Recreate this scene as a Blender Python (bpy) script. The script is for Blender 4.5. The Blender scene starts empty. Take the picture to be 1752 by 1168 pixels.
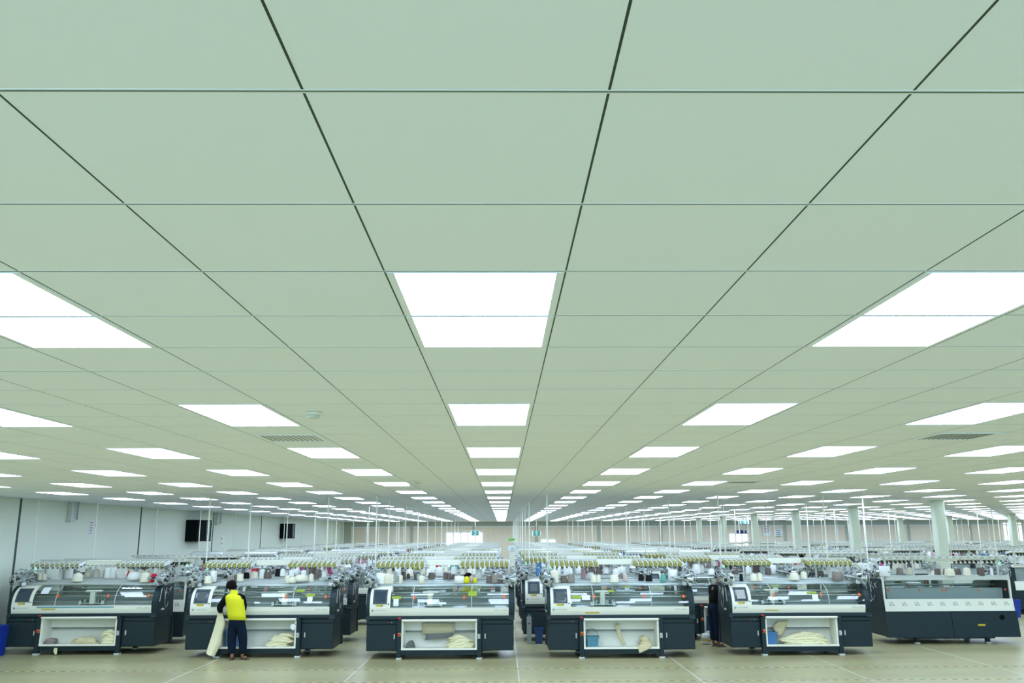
import bpy, math, random
from mathutils import Vector, Matrix, noise
D = bpy.data
SC = bpy.context.scene
COL = SC.collection
rnd = random.Random(7)
PI = math.pi

# ------------------------------------------------------------------ camera
FPX, PITCH, YAW, ROLL = 1490.7, 0.21708, 0.01118, 0.00386
CAMZ = 2.5
TILE = 0.6
CEIL = CAMZ + 1.412 * TILE
LX0, LY0 = -0.650 * TILE, 2.610 * TILE          # ceiling grid origin
cy_, sy_ = math.cos(YAW), math.sin(YAW)
cp, sp = math.cos(PITCH), math.sin(PITCH)
R0 = Vector((cy_, -sy_, 0)); U0 = Vector((-sp * sy_, -sp * cy_, cp)); FW = Vector((cp * sy_, cp * cy_, sp))
cr, sr = math.cos(ROLL), math.sin(ROLL)
RV = cr * R0 - sr * U0; UV = sr * R0 + cr * U0
CAM = Vector((0, 0, CAMZ))
cd = D.cameras.new('camera'); cd.sensor_width = 36; cd.lens = FPX / 1752 * 36; cd.clip_end = 300; cd.clip_start = 0.05
co = D.objects.new('camera', cd); COL.objects.link(co)
m = Matrix((RV, UV, -FW)).transposed().to_4x4(); m.translation = CAM
co.matrix_world = m
SC.camera = co

def ray(px, py):
    return FW + RV * ((px - 876) / FPX) - UV * ((py - 584) / FPX)
def at_y(px, py, Y):
    d = ray(px, py); return CAM + d * ((Y - CAM.y) / d.y)
def at_z(px, py, z):
    d = ray(px, py); return CAM + d * ((z - CAM.z) / d.z)
def at_x(px, py, x):
    d = ray(px, py); return CAM + d * ((x - CAM.x) / d.x)

# ------------------------------------------------------------------ world, exposure
SC.view_settings.view_transform = 'Standard'
SC.view_settings.look = 'None'
SC.view_settings.gamma = 1.0
SC.view_settings.use_curve_mapping = False
SC.view_settings.exposure = 0.0
w = D.worlds.new('daylight'); SC.world = w; w.use_nodes = True
bg = w.node_tree.nodes['Background']
bg.inputs[0].default_value = (0.50, 0.92, 1.35, 1); bg.inputs[1].default_value = 3.3
SC.cycles.max_bounces = 7; SC.cycles.diffuse_bounces = 5; SC.cycles.glossy_bounces = 4
SC.cycles.transparent_max_bounces = 12; SC.cycles.transmission_bounces = 4
SC.cycles.caustics_reflective = False; SC.cycles.caustics_refractive = False
SC.cycles.sample_clamp_indirect = 6.0
LAMP = 10.8                                       # radiance of the ceiling panels
LAMPCOL = (0.84, 1.05, 1.40)

# ------------------------------------------------------------------ materials
MATS = {}
def mat(name, col, rough=0.5, metal=0.0, spec=0.5, noise=0.0, nscale=8.0):
    if name in MATS: return MATS[name]
    mt = D.materials.new(name); mt.use_nodes = True
    nt = mt.node_tree; b = nt.nodes['Principled BSDF']
    b.inputs['Base Color'].default_value = (*col, 1)
    b.inputs['Roughness'].default_value = rough
    b.inputs['Metallic'].default_value = metal
    b.inputs['Specular IOR Level'].default_value = spec
    if noise:
        tc = nt.nodes.new('ShaderNodeTexCoord'); n = nt.nodes.new('ShaderNodeTexNoise')
        n.inputs['Scale'].default_value = nscale; n.inputs['Detail'].default_value = 4
        mx = nt.nodes.new('ShaderNodeMix'); mx.data_type = 'RGBA'
        mx.inputs['A'].default_value = (*[c * (1 - noise) for c in col], 1)
        mx.inputs['B'].default_value = (*[min(1, c * (1 + noise)) for c in col], 1)
        nt.links.new(tc.outputs['Object'], n.inputs['Vector'])
        nt.links.new(n.outputs['Fac'], mx.inputs['Factor'])
        nt.links.new(mx.outputs['Result'], b.inputs['Base Color'])
    MATS[name] = mt
    return mt
def emis(name, col, s, sample=False):
    if name in MATS: return MATS[name]
    mt = D.materials.new(name); mt.use_nodes = True
    nt = mt.node_tree; nt.nodes.remove(nt.nodes['Principled BSDF'])
    e = nt.nodes.new('ShaderNodeEmission'); e.inputs[0].default_value = (*col, 1); e.inputs[1].default_value = s
    nt.links.new(e.outputs[0], nt.nodes['Material Output'].inputs[0])
    if not sample: mt.cycles.emission_sampling = 'NONE'
    MATS[name] = mt
    return mt
def glass(name, tint, base=0.05):
    if name in MATS: return MATS[name]
    mt = D.materials.new(name); mt.use_nodes = True
    nt = mt.node_tree; nt.nodes.remove(nt.nodes['Principled BSDF'])
    t = nt.nodes.new('ShaderNodeBsdfTransparent'); t.inputs[0].default_value = (*tint, 1)
    g = nt.nodes.new('ShaderNodeBsdfGlossy'); g.inputs['Roughness'].default_value = 0.03
    ge = nt.nodes.new('ShaderNodeNewGeometry'); dt = nt.nodes.new('ShaderNodeVectorMath'); dt.operation = 'DOT_PRODUCT'
    nt.links.new(ge.outputs['Normal'], dt.inputs[0]); nt.links.new(ge.outputs['Incoming'], dt.inputs[1])
    def mth(op, x, y=None):
        q = nt.nodes.new('ShaderNodeMath'); q.operation = op; q.use_clamp = op == 'ADD'
        for k, v in enumerate((x, y)):
            if v is None: continue
            if isinstance(v, (int, float)): q.inputs[k].default_value = v
            else: nt.links.new(v, q.inputs[k])
        return q.outputs[0]
    c = mth('ABSOLUTE', dt.outputs['Value']); c = mth('SUBTRACT', 1.0, c); c = mth('POWER', c, 5.0); c = mth('MULTIPLY', c, 0.9); c = mth('ADD', c, base)
    mx = nt.nodes.new('ShaderNodeMixShader')
    nt.links.new(c, mx.inputs[0])
    nt.links.new(t.outputs[0], mx.inputs[1]); nt.links.new(g.outputs[0], mx.inputs[2])
    nt.links.new(mx.outputs[0], nt.nodes['Material Output'].inputs[0])
    MATS[name] = mt
    return mt

M_TILE = mat('ceiling tile', (0.86, 0.90, 0.98), 0.85, spec=0.2)
M_GRID = mat('white grid', (0.86, 0.90, 0.97), 0.75, spec=0.15)
M_SLOT = mat('grid slot', (0.035, 0.06, 0.05), 0.6, spec=0.2)
M_TEE = mat('tee groove', (0.14, 0.20, 0.18), 0.6, spec=0.2)
M_LAMP = emis('panel light', LAMPCOL, LAMP, True)
M_WALL = mat('wall panel', (0.71, 0.76, 0.63), 0.55)
M_WALLD = mat('wall seam', (0.05, 0.075, 0.065), 0.7)
M_WHITE = mat('white enamel', (0.82, 0.82, 0.69), 0.35)
M_TRAY = mat('tray enamel', (0.90, 0.90, 0.77), 0.4)
M_DARK = mat('slate steel', (0.010, 0.024, 0.028), 0.45, spec=0.3)
M_BLACK = mat('black plastic', (0.008, 0.012, 0.013), 0.45)
M_METAL = mat('brushed metal', (0.46, 0.50, 0.48), 0.28, 0.85)
M_GREY = mat('grey paint', (0.30, 0.34, 0.325), 0.45)
M_LGREY = mat('light grey paint', (0.58, 0.61, 0.55), 0.4)
M_MGREY = mat('dull aluminium', (0.40, 0.44, 0.42), 0.35, 0.4)
M_DECK = mat('bright deck metal', (0.66, 0.70, 0.66), 0.3, 0.5)
M_INNER = mat('inner sheet', (0.40, 0.45, 0.43), 0.5)
M_GLASS = glass('clear cover', (0.93, 0.96, 0.95), 0.05)
M_SCREEN = mat('screen glass', (0.035, 0.055, 0.075), 0.12)
M_BEZEL = mat('screen bezel', (0.05, 0.075, 0.085), 0.4)
M_SCRON = emis('lit screen', (0.62, 0.78, 0.86), 0.75)
M_SCRDIM = emis('dim screen', (0.22, 0.33, 0.40), 0.5)
M_YELLOW = mat('yellow sticker', (0.55, 0.42, 0.02), 0.5)
M_GREENL = mat('green sticker', (0.28, 0.36, 0.02), 0.5)
M_ORANGE = mat('orange latch', (0.85, 0.12, 0.02), 0.4)
M_RED = mat('red plastic', (0.55, 0.015, 0.02), 0.35)
M_PAPER = mat('paper', (0.80, 0.84, 0.84), 0.8)
M_UNITY = mat('yellow tensioner', (0.33, 0.32, 0.085), 0.4)
M_UNITK = mat('khaki tensioner', (0.36, 0.36, 0.20), 0.4)
M_INK = mat('printed ink', (0.10, 0.14, 0.14), 0.6)
M_INKL = mat('pale printed ink', (0.28, 0.36, 0.36), 0.6)
M_CREAM = mat('cream knit', (0.84, 0.79, 0.52), 0.9, spec=0.1, noise=0.12, nscale=40)
M_BLUESTR = mat('blue stripe', (0.16, 0.36, 0.42), 0.4)
M_STATUS = emis('status lamp', (0.45, 1.0, 0.78), 0.9)
M_SKIN = mat('skin', (0.20, 0.10, 0.06), 0.5)
M_HAIR = mat('black hair', (0.006, 0.005, 0.005), 0.9, spec=0.1, noise=0.4, nscale=60)
M_VEST = mat('yellow vest cloth', (0.72, 0.70, 0.01), 0.8, noise=0.06, nscale=14)
M_TROUS = mat('navy trousers', (0.008, 0.015, 0.030), 0.95, spec=0.1)
M_SLEEVE = mat('black jersey', (0.006, 0.008, 0.009), 0.95, spec=0.1)
M_SHIRT = mat('pale shirt', (0.55, 0.60, 0.62), 0.85)
M_BLUE = mat('blue plastic', (0.01, 0.04, 0.35), 0.4)
M_BLUE2 = mat('sky blue plastic', (0.06, 0.19, 0.42), 0.4)
M_TEAL = mat('mottled teal plastic', (0.09, 0.26, 0.34), 0.5, noise=0.6, nscale=30)

def floor_material():
    mt = D.materials.new('polished concrete'); mt.use_nodes = True
    nt = mt.node_tree; b = nt.nodes['Principled BSDF']
    tc = nt.nodes.new('ShaderNodeTexCoord')
    mp = nt.nodes.new('ShaderNodeMapping'); mp.inputs['Scale'].default_value = (0.22, 0.9, 1)
    n1 = nt.nodes.new('ShaderNodeTexNoise'); n1.inputs['Scale'].default_value = 1.2; n1.inputs['Detail'].default_value = 6
    n2 = nt.nodes.new('ShaderNodeTexNoise'); n2.inputs['Scale'].default_value = 9; n2.inputs['Detail'].default_value = 5
    cr1 = nt.nodes.new('ShaderNodeValToRGB')
    cr1.color_ramp.elements[0].position = 0.2; cr1.color_ramp.elements[0].color = (0.300, 0.272, 0.132, 1)
    cr1.color_ramp.elements[1].position = 0.78; cr1.color_ramp.elements[1].color = (0.445, 0.41, 0.216, 1)
    mx = nt.nodes.new('ShaderNodeMix'); mx.data_type = 'RGBA'; mx.blend_type = 'OVERLAY'; mx.inputs['Factor'].default_value = 0.25
    nt.links.new(tc.outputs['Object'], mp.inputs[0]); nt.links.new(mp.outputs[0], n1.inputs['Vector'])
    nt.links.new(mp.outputs[0], n2.inputs['Vector'])
    nt.links.new(n1.outputs['Fac'], cr1.inputs[0]); nt.links.new(cr1.outputs[0], mx.inputs['A'])
    nt.links.new(n2.outputs['Color'], mx.inputs['B']); nt.links.new(mx.outputs['Result'], b.inputs['Base Color'])
    b.inputs['Roughness'].default_value = 0.33
    return mt
M_FLOOR = floor_material()

# ------------------------------------------------------------------ mesh builder
class MB:
    def __init__(s): s.v = []; s.f = []; s.mi = []; s.sm = []; s.mats = []
    def slot(s, mt):
        if mt not in s.mats: s.mats.append(mt)
        return s.mats.index(mt)
    def add(s, vs, fs, mt, smooth=False):
        o = len(s.v); k = s.slot(mt); s.v += [tuple(p) for p in vs]
        for f in fs: s.f.append([i + o for i in f]); s.mi.append(k); s.sm.append(smooth)
    def box(s, x0, x1, y0, y1, z0, z1, mt):
        vs = [(x, y, z) for z in (z0, z1) for y in (y0, y1) for x in (x0, x1)]
        s.add(vs, [(0, 2, 3, 1), (4, 5, 7, 6), (0, 1, 5, 4), (2, 6, 7, 3), (0, 4, 6, 2), (1, 3, 7, 5)], mt)
        return s
    def cbox(s, x0, x1, y0, y1, z0, z1, c, mt):
        vs = []; n = 8
        for z, k in ((z0, c), (z0 + c, 0), (z1 - c, 0), (z1, c)):
            X0, X1, Y0, Y1 = x0 + k, x1 - k, y0 + k, y1 - k
            vs += [(X0 + c, Y0, z), (X1 - c, Y0, z), (X1, Y0 + c, z), (X1, Y1 - c, z), (X1 - c, Y1, z), (X0 + c, Y1, z), (X0, Y1 - c, z), (X0, Y0 + c, z)]
        fs = [tuple(reversed(range(8))), tuple(range(24, 32))]
        for r in range(3):
            for i in range(8):
                a, b = r * 8 + i, r * 8 + (i + 1) % 8
                fs.append((a, b, b + 8, a + 8))
        s.add(vs, fs, mt); return s
    def prism(s, poly, x0, x1, mt, axis='x'):
        n = len(poly)
        if axis == 'x': vs = [(x0, a, b) for a, b in poly] + [(x1, a, b) for a, b in poly]
        elif axis == 'y': vs = [(a, x0, b) for a, b in poly] + [(a, x1, b) for a, b in poly]
        else: vs = [(a, b, x0) for a, b in poly] + [(a, b, x1) for a, b in poly]
        fs = [tuple(reversed(range(n))), tuple(range(n, 2 * n))]
        for i in range(n):
            j = (i + 1) % n; fs.append((i, j, n + j, n + i))
        s.add(vs, fs, mt); return s
    def tube(s, pts, r, mt, n=8, closed_ends=True):
        pts = [Vector(p) for p in pts]; rs = r if isinstance(r, (list, tuple)) else [r] * len(pts)
        vs = []; fs = []; up = None
        for i, p in enumerate(pts):
            t = (pts[min(i + 1, len(pts) - 1)] - pts[max(i - 1, 0)]).normalized()
            if up is None:
                up = Vector((0, 0, 1)) if abs(t.z) < .9 else Vector((1, 0, 0))
            a = t.cross(up).normalized(); b = a.cross(t).normalized(); up = b
            for k in range(n):
                q = 2 * PI * k / n; vs.append(p + (a * math.cos(q) + b * math.sin(q)) * rs[i])
        for i in range(len(pts) - 1):
            for k in range(n):
                a0, a1 = i * n + k, i * n + (k + 1) % n
                fs.append((a0, a1, a1 + n, a0 + n))
        s.add(vs, fs, mt, True)
        if closed_ends:
            o = len(vs) - n
            s.add(vs[:n], [tuple(reversed(range(n)))], mt); s.add(vs[o:], [tuple(range(n))], mt)
        return s
    def lathe(s, prof, mt, n=20, cen=(0, 0, 0), smooth=True):
        vs = []; fs = []
        for r, z in prof:
            for k in range(n):
                q = 2 * PI * k / n; vs.append((cen[0] + r * math.cos(q), cen[1] + r * math.sin(q), cen[2] + z))
        for i in range(len(prof) - 1):
            for k in range(n):
                a, b = i * n + k, i * n + (k + 1) % n
                fs.append((a, b, b + n, a + n))
        fs.append(tuple(reversed(range(n)))); o = (len(prof) - 1) * n; fs.append(tuple(range(o, o + n)))
        s.add(vs, fs, mt, smooth); return s
    def sheet(s, P, mt, th=0.004, smooth=True):
        """P: rows of points; a closed slab of thickness th"""
        nr, nc = len(P), len(P[0]); P = [[Vector(p) for p in r] for r in P]
        top = []; bot = []
        for i in range(nr):
            for j in range(nc):
                a = P[min(i + 1, nr - 1)][j] - P[max(i - 1, 0)][j]; b = P[i][min(j + 1, nc - 1)] - P[i][max(j - 1, 0)]
                nn = a.cross(b); nn = nn.normalized() if nn.length > 1e-9 else Vector((0, 0, 1))
                top.append(P[i][j] + nn * th / 2); bot.append(P[i][j] - nn * th / 2)
        N = nr * nc; fs = []
        for i in range(nr - 1):
            for j in range(nc - 1):
                a = i * nc + j; q = (a, a + nc, a + nc + 1, a + 1)
                fs.append(q); fs.append(tuple(N + k for k in reversed(q)))
        edge = [j for j in range(nc)] + [i * nc + nc - 1 for i in range(1, nr)] + [(nr - 1) * nc + j for j in range(nc - 2, -1, -1)] + [i * nc for i in range(nr - 2, 0, -1)]
        for k in range(len(edge)):
            a, b = edge[k], edge[(k + 1) % len(edge)]
            fs.append((a, b, N + b, N + a))
        s.add(top + bot, fs, mt, smooth); return s
    def mesh(s, name):
        me = D.meshes.new(name); me.from_pydata(s.v, [], s.f)
        for mt in s.mats: me.materials.append(mt)
        me.polygons.foreach_set('material_index', s.mi); me.polygons.foreach_set('use_smooth', s.sm)
        me.update(); return me
    def build(s, name, parent=None, loc=(0, 0, 0)):
        o = D.objects.new(name, s.mesh(name)); COL.objects.link(o); o.location = loc
        if parent: o.parent = parent
        return o

def tag(o, label=None, cat=None, group=None, kind=None):
    if label: o['label'] = label
    if cat: o['category'] = cat
    if group: o['group'] = group
    if kind: o['kind'] = kind
    return o
def empty(name, loc=(0, 0, 0), rz=0.0):
    o = D.objects.new(name, None); COL.objects.link(o); o.location = loc; o.rotation_euler = (0, 0, rz); o.empty_display_size = 0.1
    return o
KIDS = {}
def kid(parent, child):
    KIDS.setdefault(parent, []).append(child); return child
def copy_tree(o, parent=None):
    c = o.copy(); COL.objects.link(c)
    if parent: c.parent = parent
    for ch in list(o.children): copy_tree(ch, c)
    return c
def text_mesh(txt, size, mt):
    cu = D.curves.new('t', 'FONT'); cu.body = txt; cu.size = size; cu.extrude = 0.0008; cu.resolution_u = 2
    cu.align_x = 'CENTER'; cu.align_y = 'CENTER'
    ob = D.objects.new('t', cu); COL.objects.link(ob)
    dg = bpy.context.evaluated_depsgraph_get(); me = D.meshes.new_from_object(ob.evaluated_get(dg))
    D.objects.remove(ob); me.materials.clear(); me.materials.append(mt)
    return me
ORD = ['zeroth', 'first', 'second', 'third', 'fourth', 'fifth', 'sixth', 'seventh', 'eighth', 'ninth', 'tenth', 'eleventh', 'twelfth',
       'thirteenth', 'fourteenth', 'fifteenth', 'sixteenth', 'seventeenth', 'eighteenth', 'nineteenth', 'twentieth', 'twenty-first',
       'twenty-second', 'twenty-third', 'twenty-fourth', 'twenty-fifth']

# ------------------------------------------------------------------ room shell
XL, XR, YF, YB = -11.2, 38.0, -6.0, 63.0
fl = MB().box(XL, XR, YF, YB, -0.2, 0.0, M_FLOOR).build('floor'); tag(fl, 'polished beige concrete factory floor', 'floor', kind='structure')
ce = MB().box(XL, XR, YF, YB, CEIL + 0.0015, CEIL + 0.2, M_TILE).build('ceiling'); tag(ce, 'white suspended tile ceiling', 'ceiling', kind='structure')
g = MB()
i0, i1 = math.ceil((XL - LX0) / TILE), math.floor((XR - LX0) / TILE)
n0, n1 = math.ceil((YF - LY0) / TILE), math.floor((YB - LY0) / TILE)
for i in range(i0, i1 + 1):
    x = LX0 + i * TILE
    g.box(x - 0.0085, x - 0.0028, YF, YB, CEIL + 0.0010, CEIL + 0.0015, M_GRID)
    g.box(x + 0.0028, x + 0.0085, YF, YB, CEIL + 0.0010, CEIL + 0.0015, M_GRID)
    g.box(x - 0.0028, x + 0.0028, YF, YB, CEIL + 0.0009, CEIL + 0.0015, M_SLOT)
gr = g.build('ceiling_runners', ce); gr.parent = ce
g = MB()
for n in range(n0, n1 + 1):
    y = LY0 + n * TILE
    g.box(XL, XR, y - 0.0075, y - 0.0026, CEIL + 0.0007, CEIL + 0.0015, M_GRID)
    g.box(XL, XR, y + 0.0026, y + 0.0075, CEIL + 0.0007, CEIL + 0.0015, M_GRID)
    g.box(XL, XR, y - 0.0032, y + 0.0032, CEIL + 0.0006, CEIL + 0.0015, M_TEE)
g.build('ceiling_tees', ce)

# left wall with dark panel seams
wl = MB().box(XL - 0.2, XL, YF, YB, 0, CEIL + 0.2, M_WALL).build('wall_left'); tag(wl, 'pale grey-green panelled wall', 'wall', kind='structure')
g = MB()
for px, py in ((31, 900), (239.5, 900), (363.5, 910), (446, 915)):
    y = at_x(px, py, XL).y
    g.box(XL, XL + 0.012, y - 0.035, y + 0.035, 0, CEIL, M_WALLD)
g.build('wall_seams', wl)
wr = MB().box(XR, XR + 0.2, YF, YB, 0, CEIL + 0.2, M_WALL).build('wall_right'); tag(wr, 'pale wall at the right end of the hall', 'wall', kind='structure')
# wall behind the camera: sill, lintel and piers around tall windows
g = MB()
g.box(XL, XR, YF - 0.2, YF, 0, 0.5, M_WALL); g.box(XL, XR, YF - 0.2, YF, CEIL - 0.25, CEIL + 0.2, M_WALL)
for k in range(9):
    x = XL + (XR - XL) * k / 8; g.box(x - 0.4, x + 0.4, YF - 0.2, YF, 0.5, CEIL - 0.25, M_WALL)
wf = g.build('wall_front'); tag(wf, 'glazed wall behind the camera', 'wall', kind='structure')
# far wall
M_BLIND = mat('beige screen wall', (0.78, 0.69, 0.53), 0.6)
M_FAR = mat('far wall grey', (0.46, 0.50, 0.41), 0.6)
M_DAY = emis('daylight pane', (0.95, 1.0, 0.98), 1.6)
M_PALE = mat('pale frame', (0.82, 0.86, 0.84), 0.5)
zb = at_y(876, 901.5, YB).z
wb = MB().box(XL, XR, YB, YB + 0.2, 0, CEIL + 0.2, M_FAR).build('wall_back'); tag(wb, 'far wall of the hall', 'wall', kind='structure')
g = MB(); gp = MB(); x = XL + 0.5; k = 0
g2 = MB()
while x < XR - 1:
    wd = 4.4
    g.box(x, x + wd - 0.25, YB - 0.05, YB, 0, zb, M_BLIND)
    g2.box(x - 0.02, x + wd - 0.23, YB - 0.10, YB, zb, zb + 0.07, M_PALE)
    for q in range(1, 8):
        xx = x + (wd - .25) * q / 8; g2.box(xx - 0.012, xx + 0.012, YB - 0.065, YB - 0.05, 0, zb, M_PALE)
    x += wd; k += 1
g.build('screen_panels', wb); g2.build('screen_frames', wb)
def far_window(nm, px0, py0, px1, py1, nb):
    a = at_y(px0, py0, YB - 0.06); b = at_y(px1, py1, YB - 0.06)
    o = MB().box(a.x, b.x, YB - 0.09, YB - 0.06, b.z, a.z, M_DAY).build(nm); tag(o, 'bright window glowing white in the far wall', 'window', kind='structure')
    q = MB()
    for k in range(nb + 1):
        xx = a.x + (b.x - a.x) * k / nb; q.box(xx - 0.03, xx + 0.03, YB - 0.12, YB - 0.09, b.z, a.z, M_PALE)
    q.box(a.x, b.x, YB - 0.12, YB - 0.09, a.z - 0.04, a.z + 0.04, M_PALE)
    q.build('window_frame', o)
far_window('window_1', 763, 910, 826, 952, 5)
far_window('window_2', 1247, 912, 1281, 945, 3)
far_window('window_3', 1714, 893, 1752, 935, 5)
far_window('window_4', 569, 916, 573.5, 940, 1)
far_window('window_5', 925, 922, 951, 945, 2)

# floor saw cuts and hazard tape
g = MB()
for px in (338, 614, 886, 1172, 1440, 1712):
    x = at_z(px, 1143, 0).x
    g.box(x - 0.008, x + 0.008, YF, YB, 0, 0.0012, mat('joint filler', (0.62, 0.62, 0.52), 0.5))
g.build('floor_joints', fl)
M_TAPEY = mat('tape yellow', (0.50, 0.47, 0.16), 0.6); M_TAPEK = mat('tape black', (0.11, 0.115, 0.09), 0.6)
for k, py in enumerate((1144, 1166)):
    y = at_z(876, py, 0).y; g = MB(); x = XL + 0.02; q = 0
    while x < XR - 3:
        g.box(x, x + 0.09, y - 0.022, y + 0.022, 0, 0.0016, M_TAPEY if q % 2 else M_TAPEK); x += 0.09 if q % 2 == 0 else 0.10; q += 1
    o = g.build('trim_%d' % (k + 1)); tag(o, 'yellow and black dashed tape line on the floor', 'floor tape', kind='structure')

# square pillars
PW = 0.28
pill = [(11.97, 24.3), (11.97, 30.2), (11.97, 36.2), (11.97, 42.2), (11.97, 48.2), (11.97, 54.2), (24.3, 36.2), (24.3, 42.2), (24.3, 48.2), (24.3, 54.2)]
for k, (x, y) in enumerate(pill):
    o = MB().cbox(x - PW / 2, x + PW / 2, y - PW / 2, y + PW / 2, 0, CEIL, 0.02, mat('pillar paint', (0.66, 0.70, 0.55), 0.5)).build('pillar')
    tag(o, 'pale square pillar rising between the machines', 'pillar', kind='structure')

# ------------------------------------------------------------------ ceiling lights
def make_light():
    root = empty('ceiling_light')
    x0, x1, y0, y1 = 0.010, TILE - 0.010, 0.010, 2 * TILE - 0.010
    g = MB(); z0, z1 = CEIL - 0.002, CEIL + 0.02
    sw = 0.020
    for a, b in ((y0, TILE - 0.009), (TILE + 0.009, y1)):
        g.box(x0, x0 + sw, a, b, z0 - CEIL, z1 - CEIL, M_GRID); g.box(x1 - sw, x1, a, b, z0 - CEIL, z1 - CEIL, M_GRID)
        g.box(x0 + sw, x1 - sw, a, a + 0.006, z0 - CEIL, z1 - CEIL, M_GRID); g.box(x0 + sw, x1 - sw, b - 0.006, b, z0 - CEIL, z1 - CEIL, M_GRID)
    g.build('frame', root)
    for a, b in ((y0, TILE - 0.009), (TILE + 0.009, y1)):
        d = MB(); d.add([(x0 + sw, a + .006, 0), (x0 + sw, b - .006, 0), (x1 - sw, b - .006, 0), (x1 - sw, a + .006, 0)], [(0, 1, 2, 3)], M_LAMP)
        d.build('diffuser', root)
    return root
lp = make_light(); used = False; LASTROW = 15; far_lights = MB()
NCOL = {0: 'centre strip'}
for r, n in enumerate(range(-8, 101, 5)):
    y = LY0 + n * TILE
    if y + 1.25 > YB: continue
    for k in range(-6, 21):
        i = 3 * k; x = LX0 + i * TILE
        if x < XL + 0.02 or x + TILE > XR: continue
        zc = max(y, 0)
        if x > 0.66 * zc + 6.5: continue
        if any(abs(x + .3 - a) < .5 and abs(y + .6 - b) < .8 for a, b in pill): continue
        if r > LASTROW:
            for q in (0, 1):
                far_lights.add([(x + .03, y + .01 + q * TILE, CEIL - .0005), (x + .03, y + TILE - .015 + q * TILE, CEIL - .0005), (x + TILE - .03, y + TILE - .015 + q * TILE, CEIL - .0005), (x + TILE - .03, y + .01 + q * TILE, CEIL - .0005)], [(0, 1, 2, 3)], M_LAMP)
                far_lights.box(x + .01, x + TILE - .01, y + .004 + q * TILE, y + TILE - .006 + q * TILE, CEIL, CEIL + .011, M_WHITE)
            continue
        o = lp if not used else copy_tree(lp); used = True
        o.location = (x, y, CEIL)
        rr = r - 2
        rn = ('%s row from the camera' % ORD[rr + 1]) if rr >= 0 else ('row overhead of the camera' if rr == -1 else 'row behind the camera')
        if k == 0: cn = 'on the centre strip'
        else: cn = '%s column %s of the centre strip' % (ORD[abs(k)], 'left' if k < 0 else 'right')
        tag(o, 'panel light, %s, %s' % (rn, cn), 'ceiling light', 'ceiling panel lights')

q = far_lights.build('ceiling_lights'); tag(q, 'farthest rows of ceiling panel lights merging toward the far wall', 'ceiling light', kind='stuff')
# air vents and smoke detectors
def vent(px, py, n):
    p = at_z(px, py, CEIL); i = math.floor((p.x - LX0) / TILE); j = math.floor((p.y - LY0) / TILE)
    x, y = LX0 + i * TILE, LY0 + j * TILE
    root = empty('air_vent', (x, y, CEIL - 0.004))
    g = MB(); a, b = 0.02, TILE - 0.02
    g.box(a, b, a, a + .04, 0, .015, M_GRID); g.box(a, b, b - .04, b, 0, .015, M_GRID); g.box(a, a + .04, a + .04, b - .04, 0, .015, M_GRID); g.box(b - .04, b, a + .04, b - .04, 0, .015, M_GRID)
    g.build('frame', root)
    s = MB()
    for q in range(11):
        xx = a + .05 + q * .045
        s.prism([(xx, 0.0), (xx + .008, 0.0), (xx + .028, .014), (xx + .020, .014)], a + .04, b - .04, M_GREY, 'y')
    s.build('louvre_blades', root)
    MB().box(a + .04, b - .04, a + .04, b - .04, .0145, .0155, M_BLACK).build('backing', root)
    tag(root, n, 'air vent', 'ceiling air vents')
vent(497, 749, 'square louvred ceiling vent left of the centre strip, beside the nearer lights')
vent(1632, 744, 'square louvred ceiling vent at the far right beside the nearer lights')
vent(684, 829, 'square louvred ceiling vent farther back, left of the centre strip')
vent(1262, 826, 'square louvred ceiling vent farther back, right of the centre strip')
def detector(px, py, n):
    p = at_z(px, py, CEIL)
    root = empty('smoke_detector', (p.x, p.y, CEIL))
    MB().lathe([(.055, 0), (.055, -.018), (.045, -.022)][::-1], M_WHITE, 20).build('base', root)
    MB().lathe([(.030, -.045), (.042, -.040), (.042, -.022)], M_LGREY, 20).build('sensor_head', root)
    tag(root, n, 'smoke detector', 'ceiling smoke detectors')
detector(537, 705, 'small round white smoke detector near the vent left of centre')
detector(715, 823, 'small round smoke detector far back, left of the centre strip')

# ------------------------------------------------------------------ knitting machine
PROF = [(0.100, .850), (0.080, .930), (0.075, 1.015), (0.083, 1.10), (0.112, 1.19), (0.168, 1.28), (0.250, 1.350), (0.345, 1.398), (0.430, 1.418)]
def prof_y(z):
    for (a, b), (c, d) in zip(PROF, PROF[1:]):
        if b <= z <= d: return a + (c - a) * (z - b) / (d - b)
    return PROF[-1][0] if z > 1.4 else PROF[0][0]
def prof_n(z):
    dz = 0.01; dy = prof_y(min(z + dz, 1.417)) - prof_y(max(z - dz, .851)); L = math.hypot(dy, 2 * dz)
    return (-2 * dz / L, dy / L)                    # outward (y, z)
def band(g, x0, x1, za, zb, off, th, mt, n=8):
    """curved slab following the hood profile"""
    vs = []; fs = []
    for k in range(n + 1):
        z = za + (zb - za) * k / n; y = prof_y(z); ny, nz = prof_n(z)
        for o in (off, off - th):
            for x in (x0, x1): vs.append((x, y + ny * o, z + nz * o))
    for k in range(n):
        a = 4 * k; b = a + 4
        fs += [(a, a + 1, b + 1, b), (a + 2, b + 2, b + 3, a + 3), (a, b, b + 2, a + 2), (a + 1, a + 3, b + 3, b + 1)]
    fs += [(0, 2, 3, 1), (4 * n, 4 * n + 1, 4 * n + 3, 4 * n + 2)]
    g.add(vs, fs, mt, False); return g

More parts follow.
